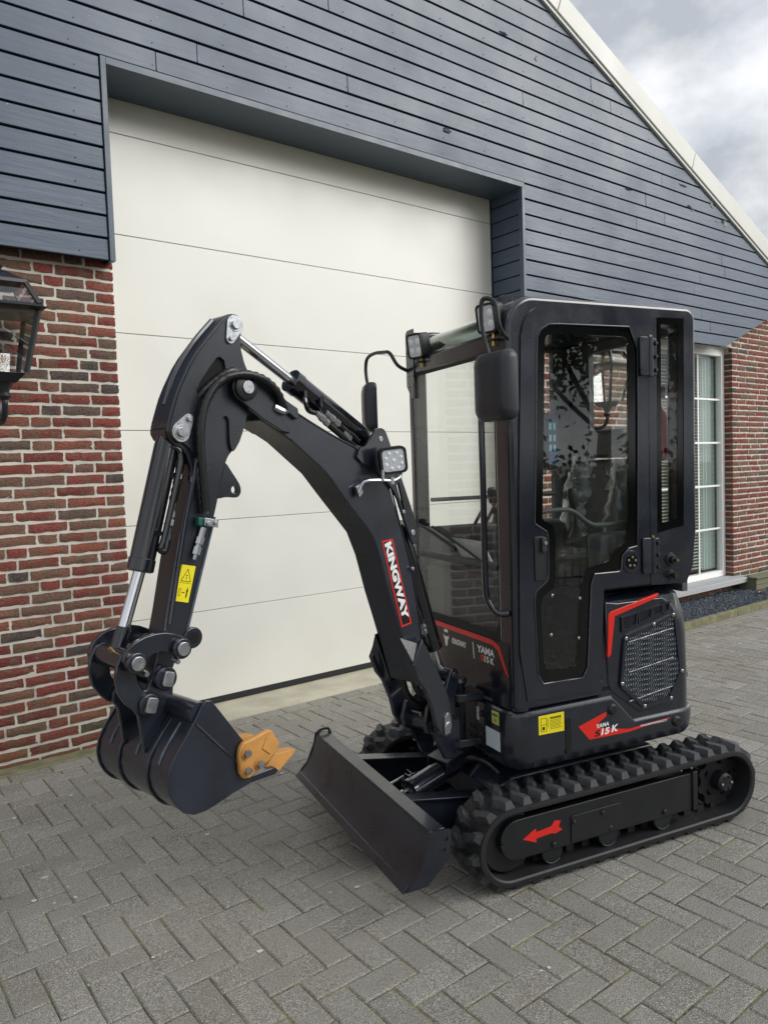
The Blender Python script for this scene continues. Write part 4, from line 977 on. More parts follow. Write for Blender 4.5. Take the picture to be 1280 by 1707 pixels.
obj('lock_disc', rod((0.264, CY + 0.0112, 1.186), (0.264, CY + 0.014, 1.186), 0.03, 24), 'frit_black', door)
for k in range(5):
    a = k * 1.2566 + 0.4; bolt((0.264 + 0.019 * math.cos(a), CY + 0.014, 1.186 + 0.019 * math.sin(a)), YN, 0.005, 'brass' if k % 2 else 'zinc', door, 0.004)
obj('inner_grab_rail', tube([(0.69, CY - 0.05, 1.41), (0.62, CY - 0.055, 1.415), (0.52, CY - 0.055, 1.410), (0.43, CY - 0.055, 1.355), (0.37, CY - 0.055, 1.342), (0.24, CY - 0.05, 1.347)], 0.0095, 10), 'panel_grey', door)
for x, z in ((0.665, 1.085), (0.53, 1.06), (0.675, 0.93), (0.54, 0.90)): bolt((x, CY + 0.0032, z), YN, 0.006, 'zinc', door, 0.004)
# roof, tinted front skylight, rear wall, far side
roof = obj('roof', box(-0.11, 0.69, CYR + 0.04, 0.40, 2.195, 2.232), 'paint', root, bevel=0.01)
cv = arc(0.712, 2.098, 0.128, 8, 88, 8)
obj('skylight', prism(cv + [(x - 0.006 * math.cos(math.atan2(z - 2.098, x - 0.712)), z - 0.006 * math.sin(math.atan2(z - 2.098, x - 0.712))) for x, z in cv[::-1]], CYR + 0.06, 0.375), 'green_glass', roof, smooth=60)
obj('front_header', prism([(0.846, 2.040), (0.850, 2.112), (0.832, 2.122), (0.80, 2.10), (0.80, 2.05)], CYR + 0.05, 0.39), 'paint', roof, bevel=0.008)
obj('lifting_plate', prism([(0.72, 2.20), (0.80, 2.19), (0.795, 2.262), (0.775, 2.272), (0.60, 2.272), (0.60, 2.20)], 0.325, 0.338, holes=[circ(0.745, 2.235, 0.017, 14)]), 'paint', roof, smooth=25)
obj('lifting_plate', prism([(0.72, 2.20), (0.846, 2.13), (0.846, 2.235), (0.83, 2.245), (0.60, 2.245), (0.60, 2.20)], CYR + 0.002, CYR + 0.014), 'paint', roof, bevel=0.002)
obj('roof_bracket', box(-0.150, -0.120, 0.38, 0.40, 2.165, 2.235), 'paint', roof, bevel=0.003)
rear = obj('rear_wall', join(box(-0.115, -0.085, CYR + 0.02, 0.40, 1.02, 1.30), box(-0.115, -0.085, CYR + 0.02, -0.19, 1.30, 2.20), box(-0.115, -0.085, 0.36, 0.40, 1.30, 2.20), box(-0.115, -0.085, -0.19, 0.36, 2.15, 2.20)), 'panel_grey', root, smooth=0)
obj('rear_pane', box(-0.104, -0.100, -0.19, 0.36, 1.30, 2.15), 'cab_glass', rear, smooth=0)
fside = obj('far_side_panel', join(box(-0.06, 0.80, CYR + 0.02, CYR + 0.05, 0.66, 1.32), box(-0.06, 0.035, CYR + 0.02, CYR + 0.05, 1.32, 2.18)), 'panel_grey', root, smooth=0)
obj('side_pane', box(0.036, 0.775, CYR + 0.032, CYR + 0.037, 1.32, 2.17), 'cab_glass', fside, smooth=0)
obj('crash_bar', rod((0.05, CYR + 0.058, 1.45), (0.77, CYR + 0.058, 1.45), 0.010, 10), 'panel_grey', fside)
# front: windshield, lower panel with red stripe
ws = prism(rbox_poly(-0.352, 0.375, 0.905, 2.055, 0.05, 6), 0.838, 0.8445, lambda a, c, b: (c, a, b), holes=[rbox_poly(-0.333, 0.348, 0.938, 2.030, 0.055, 6)])
wsf = obj('windshield_seal', ws, 'rubber_seal', root, smooth=25)
obj('windshield', prism(rbox_poly(-0.333, 0.348, 0.938, 2.030, 0.055, 6), 0.839, 0.843, lambda a, c, b: (c, a, b)), 'cab_glass', wsf, smooth=0)
obj('front_rail', rod((0.832, -0.30, 1.20), (0.832, 0.345, 1.20), 0.017, 14), 'mirror_plastic', wsf)
wp = obj('wiper', tube([(0.86, -0.318, 1.345), (0.866, -0.20, 1.325), (0.866, -0.02, 1.275), (0.866, 0.06, 1.25)], 0.008, 8), 'plastic_black', wsf)
obj('wiper_blade', tube([(0.856, -0.16, 1.335), (0.852, 0.02, 1.285), (0.852, 0.27, 1.205)], 0.006, 8), 'plastic_black', wsf)
obj('wiper_motor', box(0.848, 0.875, -0.345, -0.300, 1.325, 1.362), 'mirror_plastic', wsf, bevel=0.005)
LPp = arc(0.806, 0.412, 0.042, 0, 90, 6)
lowp = [(0.848, CYR + 0.01)] + LPp + [(0.79, 0.454), (0.79, 0.44), (0.82, 0.40), (0.83, CYR + 0.01)]
lp = obj('front_panel', prism([(a, b) for a, b in lowp], 0.645, 0.905, lambda a, c, b: (a, b, c)), 'paint_gloss', root, smooth=40)
PX = 0.8486
flat([(PX, -0.23, 0.888), (PX, 0.300, 0.888), (PX, 0.350, 0.872), (PX, 0.405, 0.79), (PX, 0.375, 0.785), (PX, 0.20, 0.785), (PX, -0.23, 0.795)], 'decal_black', 'black_decal', lp, XN, 0.0004)
flat([(PX, -0.23, 0.905), (PX, 0.300, 0.903), (PX, 0.352, 0.885), (PX, 0.412, 0.775), (PX, 0.390, 0.785), (PX, 0.338, 0.868), (PX, 0.297, 0.882), (PX, -0.23, 0.884)], 'decal_red', 'red_stripe', lp, XN, 0.0008)
lettering('YAMA', (PX + 0.0009, 0.185, 0.832), (0, 1, 0), (0, 0, 1), 0.130, 0.030, 'decal_white', lp, 0.035)
lettering('S', (PX + 0.0009, 0.212, 0.800), (0, 1, 0), (0, 0, 1), 0.024, 0.026, 'decal_red', lp, 0.035)
lettering('15', (PX + 0.0009, 0.240, 0.800), (0, 1, 0), (0, 0, 1), 0.034, 0.026, 'decal_white', lp, 0.035)
lettering('K', (PX + 0.0009, 0.285, 0.800), (0, 1, 0), (0, 0, 1), 0.026, 0.026, 'decal_white', lp, 0.035)
lettering('KINGWAY', (PX + 0.0009, -0.020, 0.826), (0, 1, 0), (0, 0, 1), 0.118, 0.026, 'decal_white', lp, 0.035)
flat([(PX + 0.0004, 0.150, 0.865), (PX + 0.0004, 0.155, 0.865), (PX + 0.0004, 0.163, 0.797), (PX + 0.0004, 0.158, 0.797)], 'decal_white', 'divider', lp, XN)
em = [(-0.095, 0.858), (-0.087, 0.845), (-0.078, 0.849), (-0.066, 0.849), (-0.057, 0.845), (-0.049, 0.858), (-0.051, 0.840), (-0.059, 0.834), (-0.061, 0.818), (-0.066, 0.806), (-0.072, 0.803), (-0.078, 0.806), (-0.083, 0.818), (-0.085, 0.834), (-0.093, 0.840)]
flat([(PX + 0.0005, a, b) for a, b in em], 'decal_white', 'emblem', lp, XN)
flat([(PX + 0.0005, a, b) for a, b in ((-0.090, 0.866), (-0.056, 0.866), (-0.058, 0.879), (-0.088, 0.879))], 'decal_white', 'emblem_crown', lp, XN)
# tall grab handle on the near front pillar
obj('grab_handle', tube([(0.846, 0.36, 1.92), (0.90, 0.362, 1.90), (0.912, 0.362, 1.84), (0.912, 0.362, 1.50), (0.912, 0.362, 1.14), (0.90, 0.372, 1.065), (0.88, 0.40, 1.03), (0.850, 0.43, 1.03)], 0.0125, 12, smooth_n=8), 'paint_gloss', fr_near)
# roof lamps
def lamp(c, n, parent, w=0.052, h=0.052, d=0.05, name='work_lamp', rot=0.0):
    c, n = Vector(c), Vector(n).normalized(); u = Vector((0, 0, 1)).cross(n).normalized(); v = n.cross(u)
    M_ = lambda a, k, b: tuple(c + u * (a * math.cos(rot) - b * math.sin(rot)) + v * (a * math.sin(rot) + b * math.cos(rot)) + n * k)
    hs = obj(name, prism(rbox_poly(-w, w, -h, h, 0.018, 5), -d, 0.0, M_), 'plastic_black', parent, bevel=0.006)
    obj('bezel', prism(rbox_poly(-w, w, -h, h, 0.018, 5), 0.0005, 0.007, M_, holes=[rbox_poly(-w + 0.008, w - 0.008, -h + 0.008, h - 0.008, 0.013, 5)]), 'plastic_black', hs, smooth=25)
    obj('lens', prism(rbox_poly(-w + 0.0085, w - 0.0085, -h + 0.0085, h - 0.0085, 0.013, 5), 0.0003, 0.0045, M_), 'led_lens', hs, smooth=0)
    return hs, M_
def leds(hs, M_, pts, r):
    for a, b in pts:
        q = [Vector(M_(a, k, b)) for k in (0.0048, 0.0065)]
        obj('led', rod(q[0], q[1], r, 10, [(0, r), (0.0015, r * 0.6)]), 'led_reflector', hs)
for c, n in (((0.885, 0.375, 2.165), (0.93, 0.30, -0.15)), ((0.885, -0.215, 2.155), (0.93, 0.30, -0.15))):
    hs, M_ = lamp(c, n, fr_near, 0.046, 0.056, 0.055)
    leds(hs, M_, [(-0.02, 0.02), (0.02, 0.02), (-0.02, -0.02), (0.02, -0.02)], 0.014)
    obj('lamp_bracket', join(box(c[0] - 0.05, c[0] - 0.01, c[1] - 0.02, c[1] + 0.02, 2.082, 2.088), box(c[0] - 0.055, c[0] - 0.049, c[1] - 0.03, c[1] + 0.03, 2.05, 2.11)), 'plastic_black', hs, bevel=0.001)
    obj('lamp_bolt', rod((c[0] - 0.028, c[1], 2.062), (c[0] - 0.028, c[1], 2.112), 0.006, 8), 'brass', hs)
# mirrors
def mirror(yc, xc, zc, pts, w, h, tilt, parent):
    mr = obj('mirror_arm', tube(pts, 0.0085, 10, smooth_n=5), 'plastic_black', parent)
    ca, sa = math.cos(tilt), math.sin(tilt)
    def M_(a, k, b): return (xc + k * ca - a * sa, yc + k * sa + a * ca, zc + b)
    V, F = loft([([(a * s_, b * s_) for a, b in rbox_poly(-w, w, -h, h, 0.035, 6)], k) for s_, k in ((0.96, -0.022), (1.0, -0.012), (1.0, 0.004), (0.97, 0.020), (0.88, 0.033), (0.70, 0.040), (0.35, 0.043))])
    hs = obj('mirror_housing', ([M_(a, k, b) for a, b, k in V], F), 'mirror_plastic', mr, smooth=40)
    obj('mirror_glass', prism(rbox_poly(-w + 0.01, w - 0.01, -h + 0.01, h - 0.01, 0.028, 5), -0.0245, -0.0222, M_), 'chrome', mr, smooth=0)
    return mr
mirror(0.535, 0.955, 1.888, [(0.845, 0.45, 2.08), (0.90, 0.50, 2.09), (0.925, 0.515, 2.12), (0.93, 0.505, 2.19), (0.945, 0.475, 2.215), (0.96, 0.458, 2.20), (0.962, 0.465, 2.10), (0.958, 0.50, 1.995)], 0.098, 0.125, 0.10, fr_near)
mirror(-0.650, 0.92, 1.915, [(0.846, -0.36, 2.06), (0.90, -0.37, 2.09), (0.925, -0.40, 2.15), (0.925, -0.47, 2.165), (0.925, -0.58, 2.175), (0.925, -0.665, 2.16), (0.925, -0.685, 2.10), (0.922, -0.67, 2.02)], 0.075, 0.125, -0.28, fr_near)
obj('lamp_plate', prism([(-0.375, 1.99), (-0.330, 1.93), (-0.300, 1.93), (-0.300, 2.25), (-0.36, 2.25), (-0.375, 2.235)], 0.8465, 0.853, lambda a, c, b: (c, a, b)), 'paint', fr_near, bevel=0.001)
for z in (1.99, 2.04):
    for y in (-0.352, -0.318): bolt((0.853, y, z), XN, 0.006, 'zinc', fr_near, 0.004)
# cab floor and interior
fl_ = obj('cab_floor', box(-0.08, 0.835, CYR + 0.05, 0.43, 0.645, 0.668), 'floor_mat', root, smooth=0)
obj('footwell_wall', box(0.38, 0.40, CYR + 0.06, 0.42, 0.668, 1.06), 'panel_grey', root)
seat = obj('seat_cushion', prism(rbox_poly(0.06, 0.50, 1.08, 1.19, 0.04, 5), -0.17, 0.27), 'seat_vinyl', root, bevel=0.03, seg=3)
obj('seat_back', prism([(0.10, 1.18), (0.14, 1.21), (0.06, 1.60), (0.02, 1.62), (-0.03, 1.60), (0.0, 1.20)], -0.16, 0.25), 'seat_vinyl', seat, bevel=0.03, seg=3)
obj('head_rest', prism([(0.05, 1.62), (0.055, 1.74), (0.02, 1.76), (-0.03, 1.75), (-0.03, 1.63)], -0.08, 0.17), 'seat_vinyl', seat, bevel=0.025, seg=3)
# crumpled clear wrapping over the seat
rc = random.Random(21)
def wrap(fn, nu, nv, amp):
    V = [tuple(Vector(fn(i / nu, k / nv)) + Vector((rc.uniform(-amp, amp), rc.uniform(-amp, amp), rc.uniform(-amp, amp)))) for k in range(nv + 1) for i in range(nu + 1)]
    return V, [(k * (nu + 1) + i, k * (nu + 1) + i + 1, (k + 1) * (nu + 1) + i + 1, (k + 1) * (nu + 1) + i) for k in range(nv) for i in range(nu)]
obj('seat_wrap', join(wrap(lambda u, v: (0.05 + u * 0.47, 0.285, 1.06 + v * 0.15), 14, 6, 0.011), wrap(lambda u, v: (0.05 + u * 0.47, -0.17 + v * 0.455, 1.205), 12, 10, 0.010), wrap(lambda u, v: (0.15 - u * 0.09 + 0.03 * math.sin(v * 9), -0.17 + v * 0.43, 1.22 + u * 0.42), 14, 12, 0.014), wrap(lambda u, v: (0.13 - v * 0.10 - u * 0.13, 0.262, 1.20 + v * 0.52), 7, 16, 0.010)), 'plastic_film', seat, smooth=80)
cons = obj('side_console', prism(rbox_poly(-0.05, 0.50, 0.668, 1.32, 0.03, 4), CYR + 0.06, -0.20), 'panel_grey', root, bevel=0.01)
obj('side_console_left', prism(rbox_poly(0.02, 0.36, 1.06, 1.30, 0.03, 4), 0.30, 0.39), 'panel_grey', root, bevel=0.01)
for y in (0.345, -0.26):
    js = obj('joystick', rod((0.44, y, 1.30), (0.47, y, 1.50), 0.02, 14, [(0, 0.04), (0.03, 0.022), (0.06, 0.010), (0.12, 0.010), (0.125, 0.020), (0.18, 0.024), (0.20, 0.016)]), 'plastic_black', cons)
obj('control_unit', box(0.01, 0.12, CYR + 0.051, CYR + 0.075, 1.57, 1.86), 'plastic_black', cons, bevel=0.006)
obj('screen', box(0.035, 0.095, CYR + 0.0755, CYR + 0.078, 1.60, 1.83), 'screen_blue', cons)
for x in (0.048, 0.074):
    for z in (1.68, 1.73, 1.79): obj('key', box(x, x + 0.014, CYR + 0.0783, CYR + 0.080, z - 0.012, z + 0.02), 'dial_cyan', cons)
obj('dash', prism(rbox_poly(0.70, 0.815, 0.668, 1.16, 0.03, 4), -0.30, 0.28), 'panel_grey', root, bevel=0.01)
obj('travel_lever', tube([(0.74, -0.02, 1.15), (0.73, -0.03, 1.30), (0.66, -0.03, 1.42)], 0.008, 8), 'plastic_black', root)
obj('travel_lever', tube([(0.74, 0.06, 1.15), (0.73, 0.05, 1.30), (0.66, 0.05, 1.42)], 0.008, 8), 'plastic_black', root)
mn = obj('manual', tf(box(-0.12, 0.12, -0.07, 0.07, 0.0, 0.012), lambda a, b, c: (0.77 + b * 0.45 + c, 0.06 + a, 1.165 + (b + 0.07) * 0.88 + c * 0.2)), 'paper', root)
fe = obj('fire_extinguisher', rod((-0.06, 0.30, 1.60), (-0.06, 0.30, 1.90), 0.035, 18, [(0, 0.034), (0.01, 0.038), (0.20, 0.038), (0.235, 0.02), (0.25, 0.014), (0.30, 0.012)]), 'extinguisher_red', root)
obj('extinguisher_valve', box(-0.085, -0.03, 0.285, 0.315, 1.88, 1.93), 'plastic_black', fe)

# ---------- swing post
sw = obj('swing_post', rod((0.95, 0.20, 0.44), (0.95, 0.20, 0.725), 0.024, 20, [(0, 0.02), (0.008, 0.024), (0.27, 0.024), (0.285, 0.034), (0.30, 0.030)]), 'paint', root)
for z in (0.462, 0.648): obj('pivot_ear', prism([(0.862, -0.055), (0.945, -0.05)] + arc(0.955, 0.0, 0.05, -85, 85, 10) + [(0.945, 0.05), (0.862, 0.055)], z, z + 0.034, lambda a, c, b: (a, 0.20 + b, c)), 'paint', sw, bevel=0.004)
obj('post_web', bprism([(0.06, 0.505), (0.135, 0.505), (0.135, 0.64), (0.06, 0.64)], -0.047, 0.047), 'paint', sw, bevel=0.004)
post = [(0.082, 0.795), (0.098, 0.812), (0.125, 0.812), (0.140, 0.790), (0.170, 0.735), (0.275, 0.700), (0.295, 0.640), (0.285, 0.600), (0.250, 0.585), (0.178, 0.468), (0.125, 0.452), (0.112, 0.470), (0.110, 0.690), (0.086, 0.745)]
for s in (1, -1): obj('post_cheek', bprism(post, s * 0.048, s * 0.064), 'paint', sw, bevel=0.003)
obj('pivot_tube', rod(B(0.228, -0.094, 0.622), B(0.228, 0.094, 0.622), 0.034, 24), 'paint_gloss', sw)
obj('grease_nipple', rod(B(0.25, 0.01, 0.645), B(0.262, 0.01, 0.655), 0.005, 8), 'brass', sw)
pin('foot_pin', 0.226, 0.622, -0.125, 0.122, 0.018, 'zinc', sw)
fpk = obj('pin_keeper', bprism([(0.226 + a, 0.622 + b) for a, b in [(0.018, -0.028), (0.022, 0.0), (0.018, 0.04), (0.0, 0.055), (-0.014, 0.045), (-0.02, 0.0), (-0.01, -0.028)]], 0.1135, 0.119), 'zinc', sw, bevel=0.001)
pin('cylinder_pin', 0.110, 0.781, -0.07, 0.07, 0.019, 'paint', sw); pin('cylinder_pin_end', 0.110, 0.781, 0.0702, 0.074, 0.012, 'plastic_black', sw)
obj('cylinder_boss', rod(B(0.110, -0.045, 0.781), B(0.110, 0.045, 0.781), 0.030, 20), 'paint', sw)

# ---------- boom: bent box, ears at the tip, doubler with cylinder bracket at the back
front = [(1.010, 1.762), (0.893, 1.700), (0.752, 1.596), (0.686, 1.524), (0.618, 1.452), (0.552, 1.382), (0.512, 1.296), (0.470, 1.160), (0.430, 1.050), (0.391, 0.937), (0.345, 0.806)]
rear_ = [(0.262, 0.806), (0.300, 0.965), (0.318, 1.10), (0.346, 1.234), (0.372, 1.322), (0.41, 1.43), (0.455, 1.56), (0.52, 1.625), (0.600, 1.672), (0.732, 1.725), (0.853, 1.780), (0.975, 1.842)]
HBW = 0.062
boom = obj('boom', bprism(front + rear_, -HBW, HBW), 'paint_satin', root, bevel=0.004, smooth=30)
obj('belly_weld', tube([Vector(B(s, HBW + 0.001, z)) for s, z in front[1:]], 0.0035, 6, smooth_n=4), 'paint_satin', boom)
obj('back_weld', tube([Vector(B(s, HBW + 0.001, z)) for s, z in rear_[1:]], 0.003, 6, smooth_n=4), 'paint_satin', boom)
ear = [(1.072 + 0.042 * math.cos(a), 1.853 + 0.042 * math.sin(a)) for a in [R(q) for q in range(-70, 111, 15)]] + [(0.991, 1.868), (0.946, 1.838), (0.872, 1.800), (0.868, 1.772), (0.880, 1.765), (0.905, 1.782), (0.932, 1.784), (0.936, 1.764), (0.905, 1.722), (0.94, 1.728), (1.012, 1.764)]
for s in (1, -1):
    e_ = obj('tip_ear', bprism(ear, s * (HBW + 0.0005), s * (HBW + 0.013)), 'paint_rough', boom, bevel=0.003)
    obj('tip_boss', rod(B(1.072, s * (HBW + 0.0005), 1.853), B(1.072, s * (HBW + 0.027), 1.853), 0.036, 24, [(0, 0.038), (0.022, 0.038), (0.0265, 0.030)]), 'plastic_black', boom)
pin('elbow_pin', 1.072, 1.853, -0.095, 0.094, 0.020, 'zinc', boom)
brk = [(0.620, 1.640), (0.606, 1.672), (0.598, 1.679), (0.580, 1.681), (0.555, 1.699), (0.533, 1.728), (0.518, 1.742), (0.494, 1.747), (0.474, 1.738), (0.460, 1.712), (0.398, 1.573), (0.324, 1.408), (0.306, 1.343), (0.326, 1.326), (0.345, 1.322), (0.392, 1.43), (0.425, 1.51), (0.50, 1.585)]
for s in (1, -1):
    obj('cylinder_bracket', bprism(chaikin(brk), s * (HBW + 0.0005), s * (HBW + 0.011), holes=[[(0.412, 1.556), (0.395, 1.500), (0.385, 1.455), (0.393, 1.452), (0.405, 1.49), (0.424, 1.545)]]), 'paint', boom, smooth=25)
    pin('bracket_pin', 0.498, 1.708, s * (HBW + 0.011), s * (HBW + 0.0135), 0.010, 'zinc', boom)
    pin('lift_pin', 0.345, 1.368, s * (HBW + 0.011), s * (HBW + 0.016), 0.011, 'zinc', boom)
    for q in ((0.392, 1.447), (0.352, 1.236)): pin('bracket_bolt', q[0], q[1], s * (HBW + 0.001), s * (HBW + 0.016), 0.007, 'zinc', boom)
foot = [(0.356, 0.978), (0.333, 0.951), (0.225, 0.765), (0.206, 0.719)] + [(0.226 + 0.040 * math.cos(a), 0.622 + 0.042 * math.sin(a)) for a in [R(q) for q in range(170, 331, 20)]] + [(0.288, 0.640), (0.306, 0.708), (0.345, 0.790), (0.380, 0.830), (0.408, 0.895)]
for s in (1, -1): obj('foot_plate', bprism(foot, s * (HBW + 0.0315), s * (HBW + 0.0505)) if False else bprism(foot, s * 0.095, s * 0.113), 'paint', boom, bevel=0.003)
for s in (1, -1): obj('foot_gusset', ([B(0.420, s * HBW, 0.99), B(0.345, s * HBW, 0.985), B(0.345, s * 0.105, 0.955), B(0.402, s * 0.105, 0.905), B(0.345, s * 0.105, 0.80), B(0.345, s * HBW, 0.80), B(0.25, s * HBW, 0.81), B(0.25, s * 0.105, 0.80)], [(0, 1, 2, 3), (0, 3, 4, 5), (1, 6, 7, 2), (4, 7, 6, 5)]), 'paint', boom, smooth=0)
obj('foot_hose', tube([B(0.33, -0.02, 0.83), B(0.30, -0.02, 0.74), B(0.25, -0.01, 0.69), B(0.18, 0.0, 0.66), B(0.10, 0.0, 0.62)], 0.014, 8), 'hose_black', boom)
obj('foot_hose', tube([B(0.32, 0.02, 0.83), B(0.28, 0.025, 0.75), B(0.23, 0.02, 0.71), B(0.15, 0.02, 0.68), B(0.08, 0.02, 0.66)], 0.014, 8), 'hose_black', boom)
# lettering down the side of the boom: white on black inside a red outline
KC = HBW + 0.0006
kq = [(0.500, 1.350), (0.443, 1.354), (0.355, 1.033), (0.409, 1.028)]
flat([B(s, KC, z) for s, z in kq], 'decal_red', 'red_outline', boom, BN, 0.0004)
def inset(q, d):
    cx, cz = sum(a for a, b in q) / 4, sum(b for a, b in q) / 4; o = []
    for a, b in q:
        dx, dz = cx - a, cz - b; l = math.hypot(dx, dz); o.append((a + dx / l * d * 1.4, b + dz / l * d * 1.4))
    return o
ki = [(0.4935, 1.3445), (0.4475, 1.3475), (0.3625, 1.0385), (0.4045, 1.0345)]
flat([B(s, KC + 0.0004, z) for s, z in ki], 'decal_black', 'black_field', boom, BN, 0.0004)
ku = Vector(B(0.3905, 0, 1.040)) - Vector(B(0.4785, 0, 1.340)); kv = Vector(B(0.4475, 0, 1.3475)) - Vector(B(0.4885, 0, 1.3365))
lettering('KINGWAY', B(0.4875, KC + 0.0012, 1.338), ku, kv, 0.300, 0.036, 'decal_white', boom, 0.055, 0.0)
# work lamp on the boom
lc = Vector(B(0.505, 0.135, 1.632)); ln_ = Vector(B(0.6, 0.85, 0.0)) - Vector(B(0, 0, 0)); ln_.z = -0.10
hs, M_ = lamp(lc, ln_, boom, 0.047, 0.046, 0.035, rot=0.10)
leds(hs, M_, [(0.013, 0.024), (-0.013, 0.024), (0.027, 0.009), (-0.027, 0.009), (0.028, -0.013), (0.0, 0.0), (-0.027, -0.013), (0.014, -0.027), (-0.009, -0.027)], 0.0065)
obj('lamp_bracket', tube([B(0.625, HBW + 0.02, 1.525), B(0.607, HBW + 0.03, 1.562), B(0.55, 0.115, 1.565), B(0.50, 0.125, 1.562), B(0.468, 0.13, 1.575), B(0.460, 0.13, 1.60)], 0.0055, 6, smooth_n=3), 'zinc', hs)
obj('bracket_foot', bprism([(0.635, 1.545), (0.612, 1.555), (0.604, 1.525), (0.622, 1.510)], HBW + 0.008, HBW + 0.020), 'zinc', hs, bevel=0.001)
obj('bracket_yoke', join(rod(B(0.545, 0.12, 1.565), B(0.545, 0.12, 1.60), 0.006, 8), rod(B(0.465, 0.12, 1.565), B(0.465, 0.12, 1.60), 0.006, 8), rod(B(0.505, 0.125, 1.55), B(0.505, 0.125, 1.575), 0.009, 8)), 'zinc', hs)

# ---------- arm
AW = 0.043
arm_near = [(1.053, 2.051), (1.060, 2.010), (1.062, 1.972), (1.050, 1.925), (1.030, 1.896), (1.034, 1.84), (1.046, 1.786), (1.076, 1.70), (1.100, 1.672), (1.118, 1.655), (1.132, 1.628), (1.176, 1.481), (1.231, 1.326), (1.286, 1.164), (1.302, 1.130), (1.372, 1.130), (1.350, 1.183), (1.289, 1.446), (1.240, 1.615), (1.262, 1.672), (1.300, 1.690), (1.316, 1.722), (1.308, 1.758), (1.280, 1.834), (1.228, 1.928), (1.163, 2.005), (1.120, 2.050), (1.100, 2.066), (1.078, 2.071), (1.062, 2.064)]
arm_near = chaikin(arm_near)
arm = obj('arm', bprism(arm_near, -AW, AW), 'paint_rough', root, bevel=0.004, smooth=30)
# raised cheek plates with their slot, pin ends
ck = [(1.056, 2.048), (1.063, 2.010), (1.065, 1.972), (1.053, 1.925), (1.036, 1.896), (1.042, 1.80), (1.078, 1.704), (1.104, 1.668), (1.112, 1.672), (1.118, 1.70), (1.116, 1.76), (1.126, 1.772), (1.142, 1.766), (1.186, 1.69), (1.226, 1.644), (1.262, 1.690), (1.30, 1.70), (1.313, 1.724), (1.304, 1.758), (1.276, 1.834), (1.224, 1.926), (1.158, 2.002), (1.116, 2.046), (1.098, 2.062), (1.078, 2.068), (1.064, 2.060)]
hole = [(1.138, 1.940), (1.124, 1.930), (1.120, 1.902), (1.197, 1.827), (1.216, 1.824), (1.224, 1.838), (1.208, 1.866), (1.168, 1.916), (1.150, 1.936)]
for s in (1, -1): obj('cheek_plate', bprism(chaikin(ck), s * (AW + 0.0005), s * (AW + 0.009), holes=[hole]), 'paint_rough', arm, smooth=25)
obj('slot_shadow', bprism([(a, b) for a, b in hole], AW + 0.0002, AW + 0.0008), 'shade_black', arm, smooth=0)
obj('arm_rib', tube([B(1.12, -0.006, 2.052), B(1.19, -0.006, 1.978), B(1.252, -0.006, 1.888), B(1.288, -0.006, 1.80)], 0.009, 8), 'paint_gloss', arm)
for c, z in ((1.084, 2.036), (1.280, 1.722)):
    pin('arm_pin', c, z, -AW - 0.012, AW + 0.016, 0.021, 'zinc', arm)
    pin('pin_head', c, z, AW + 0.0162, AW + 0.023, 0.014, 'zinc', arm)
    dx, dz = (0.018, -0.042) if z > 2 else (-0.026, 0.036)
    kp = [(c + 0.026 * math.cos(R(a)), z + 0.026 * math.sin(R(a))) for a in range(0, 360, 30)]
    th_ = math.degrees(math.atan2(dz, dx))
    kp = [(c + 0.028 * math.cos(R(th_ + a)), z + 0.028 * math.sin(R(th_ + a))) for a in range(70, 291, 22)] + [(c + dx + 0.015 * math.cos(R(th_ + a)), z + dz + 0.015 * math.sin(R(th_ + a))) for a in range(-80, 81, 20)]
    obj('pin_keeper', bprism(kp, AW + 0.0095, AW + 0.0145), 'zinc', arm, bevel=0.001)
    pin('keeper_bolt', c + dx, z + dz, AW + 0.0147, AW + 0.022, 0.008, 'zinc', arm, 6)
lug = [(1.145, 1.640), (1.118, 1.640), (1.097, 1.609), (1.068, 1.570), (1.066, 1.545), (1.082, 1.530), (1.12, 1.537), (1.155, 1.530)]
obj('hose_lug', bprism(chaikin(lug, 0.25, 2), 0.010, 0.026, holes=[circ(1.090, 1.556, 0.012, 14)]), 'paint', arm, smooth=25)
obj('lower_boss', join(rod(B(1.268, -0.05, 1.148), B(1.268, 0.05, 1.148), 0.03, 24)), 'paint', arm, bevel=0.003)
obj('boss_bore', rod(B(1.268, 0.0502, 1.148), B(1.268, 0.0512, 1.148), 0.016, 18), 'shade_black', arm)
for q, w in (((1.353, 1.183, 1.289, 1.446), 0.003), ((1.286, 1.164, 1.176, 1.481), 0.004)):
    obj('weld_seam', tube([B(q[0], AW + 0.001, q[1]), B(q[2], AW + 0.001, q[3])], w, 6, smooth_n=0), 'weld_pale', arm)
obj('guide_pipe', tube([B(1.235, AW + 0.012, 1.64), B(1.285, AW + 0.012, 1.45), B(1.342, AW + 0.012, 1.20)], 0.006, 8, smooth_n=4), 'paint_gloss', arm)
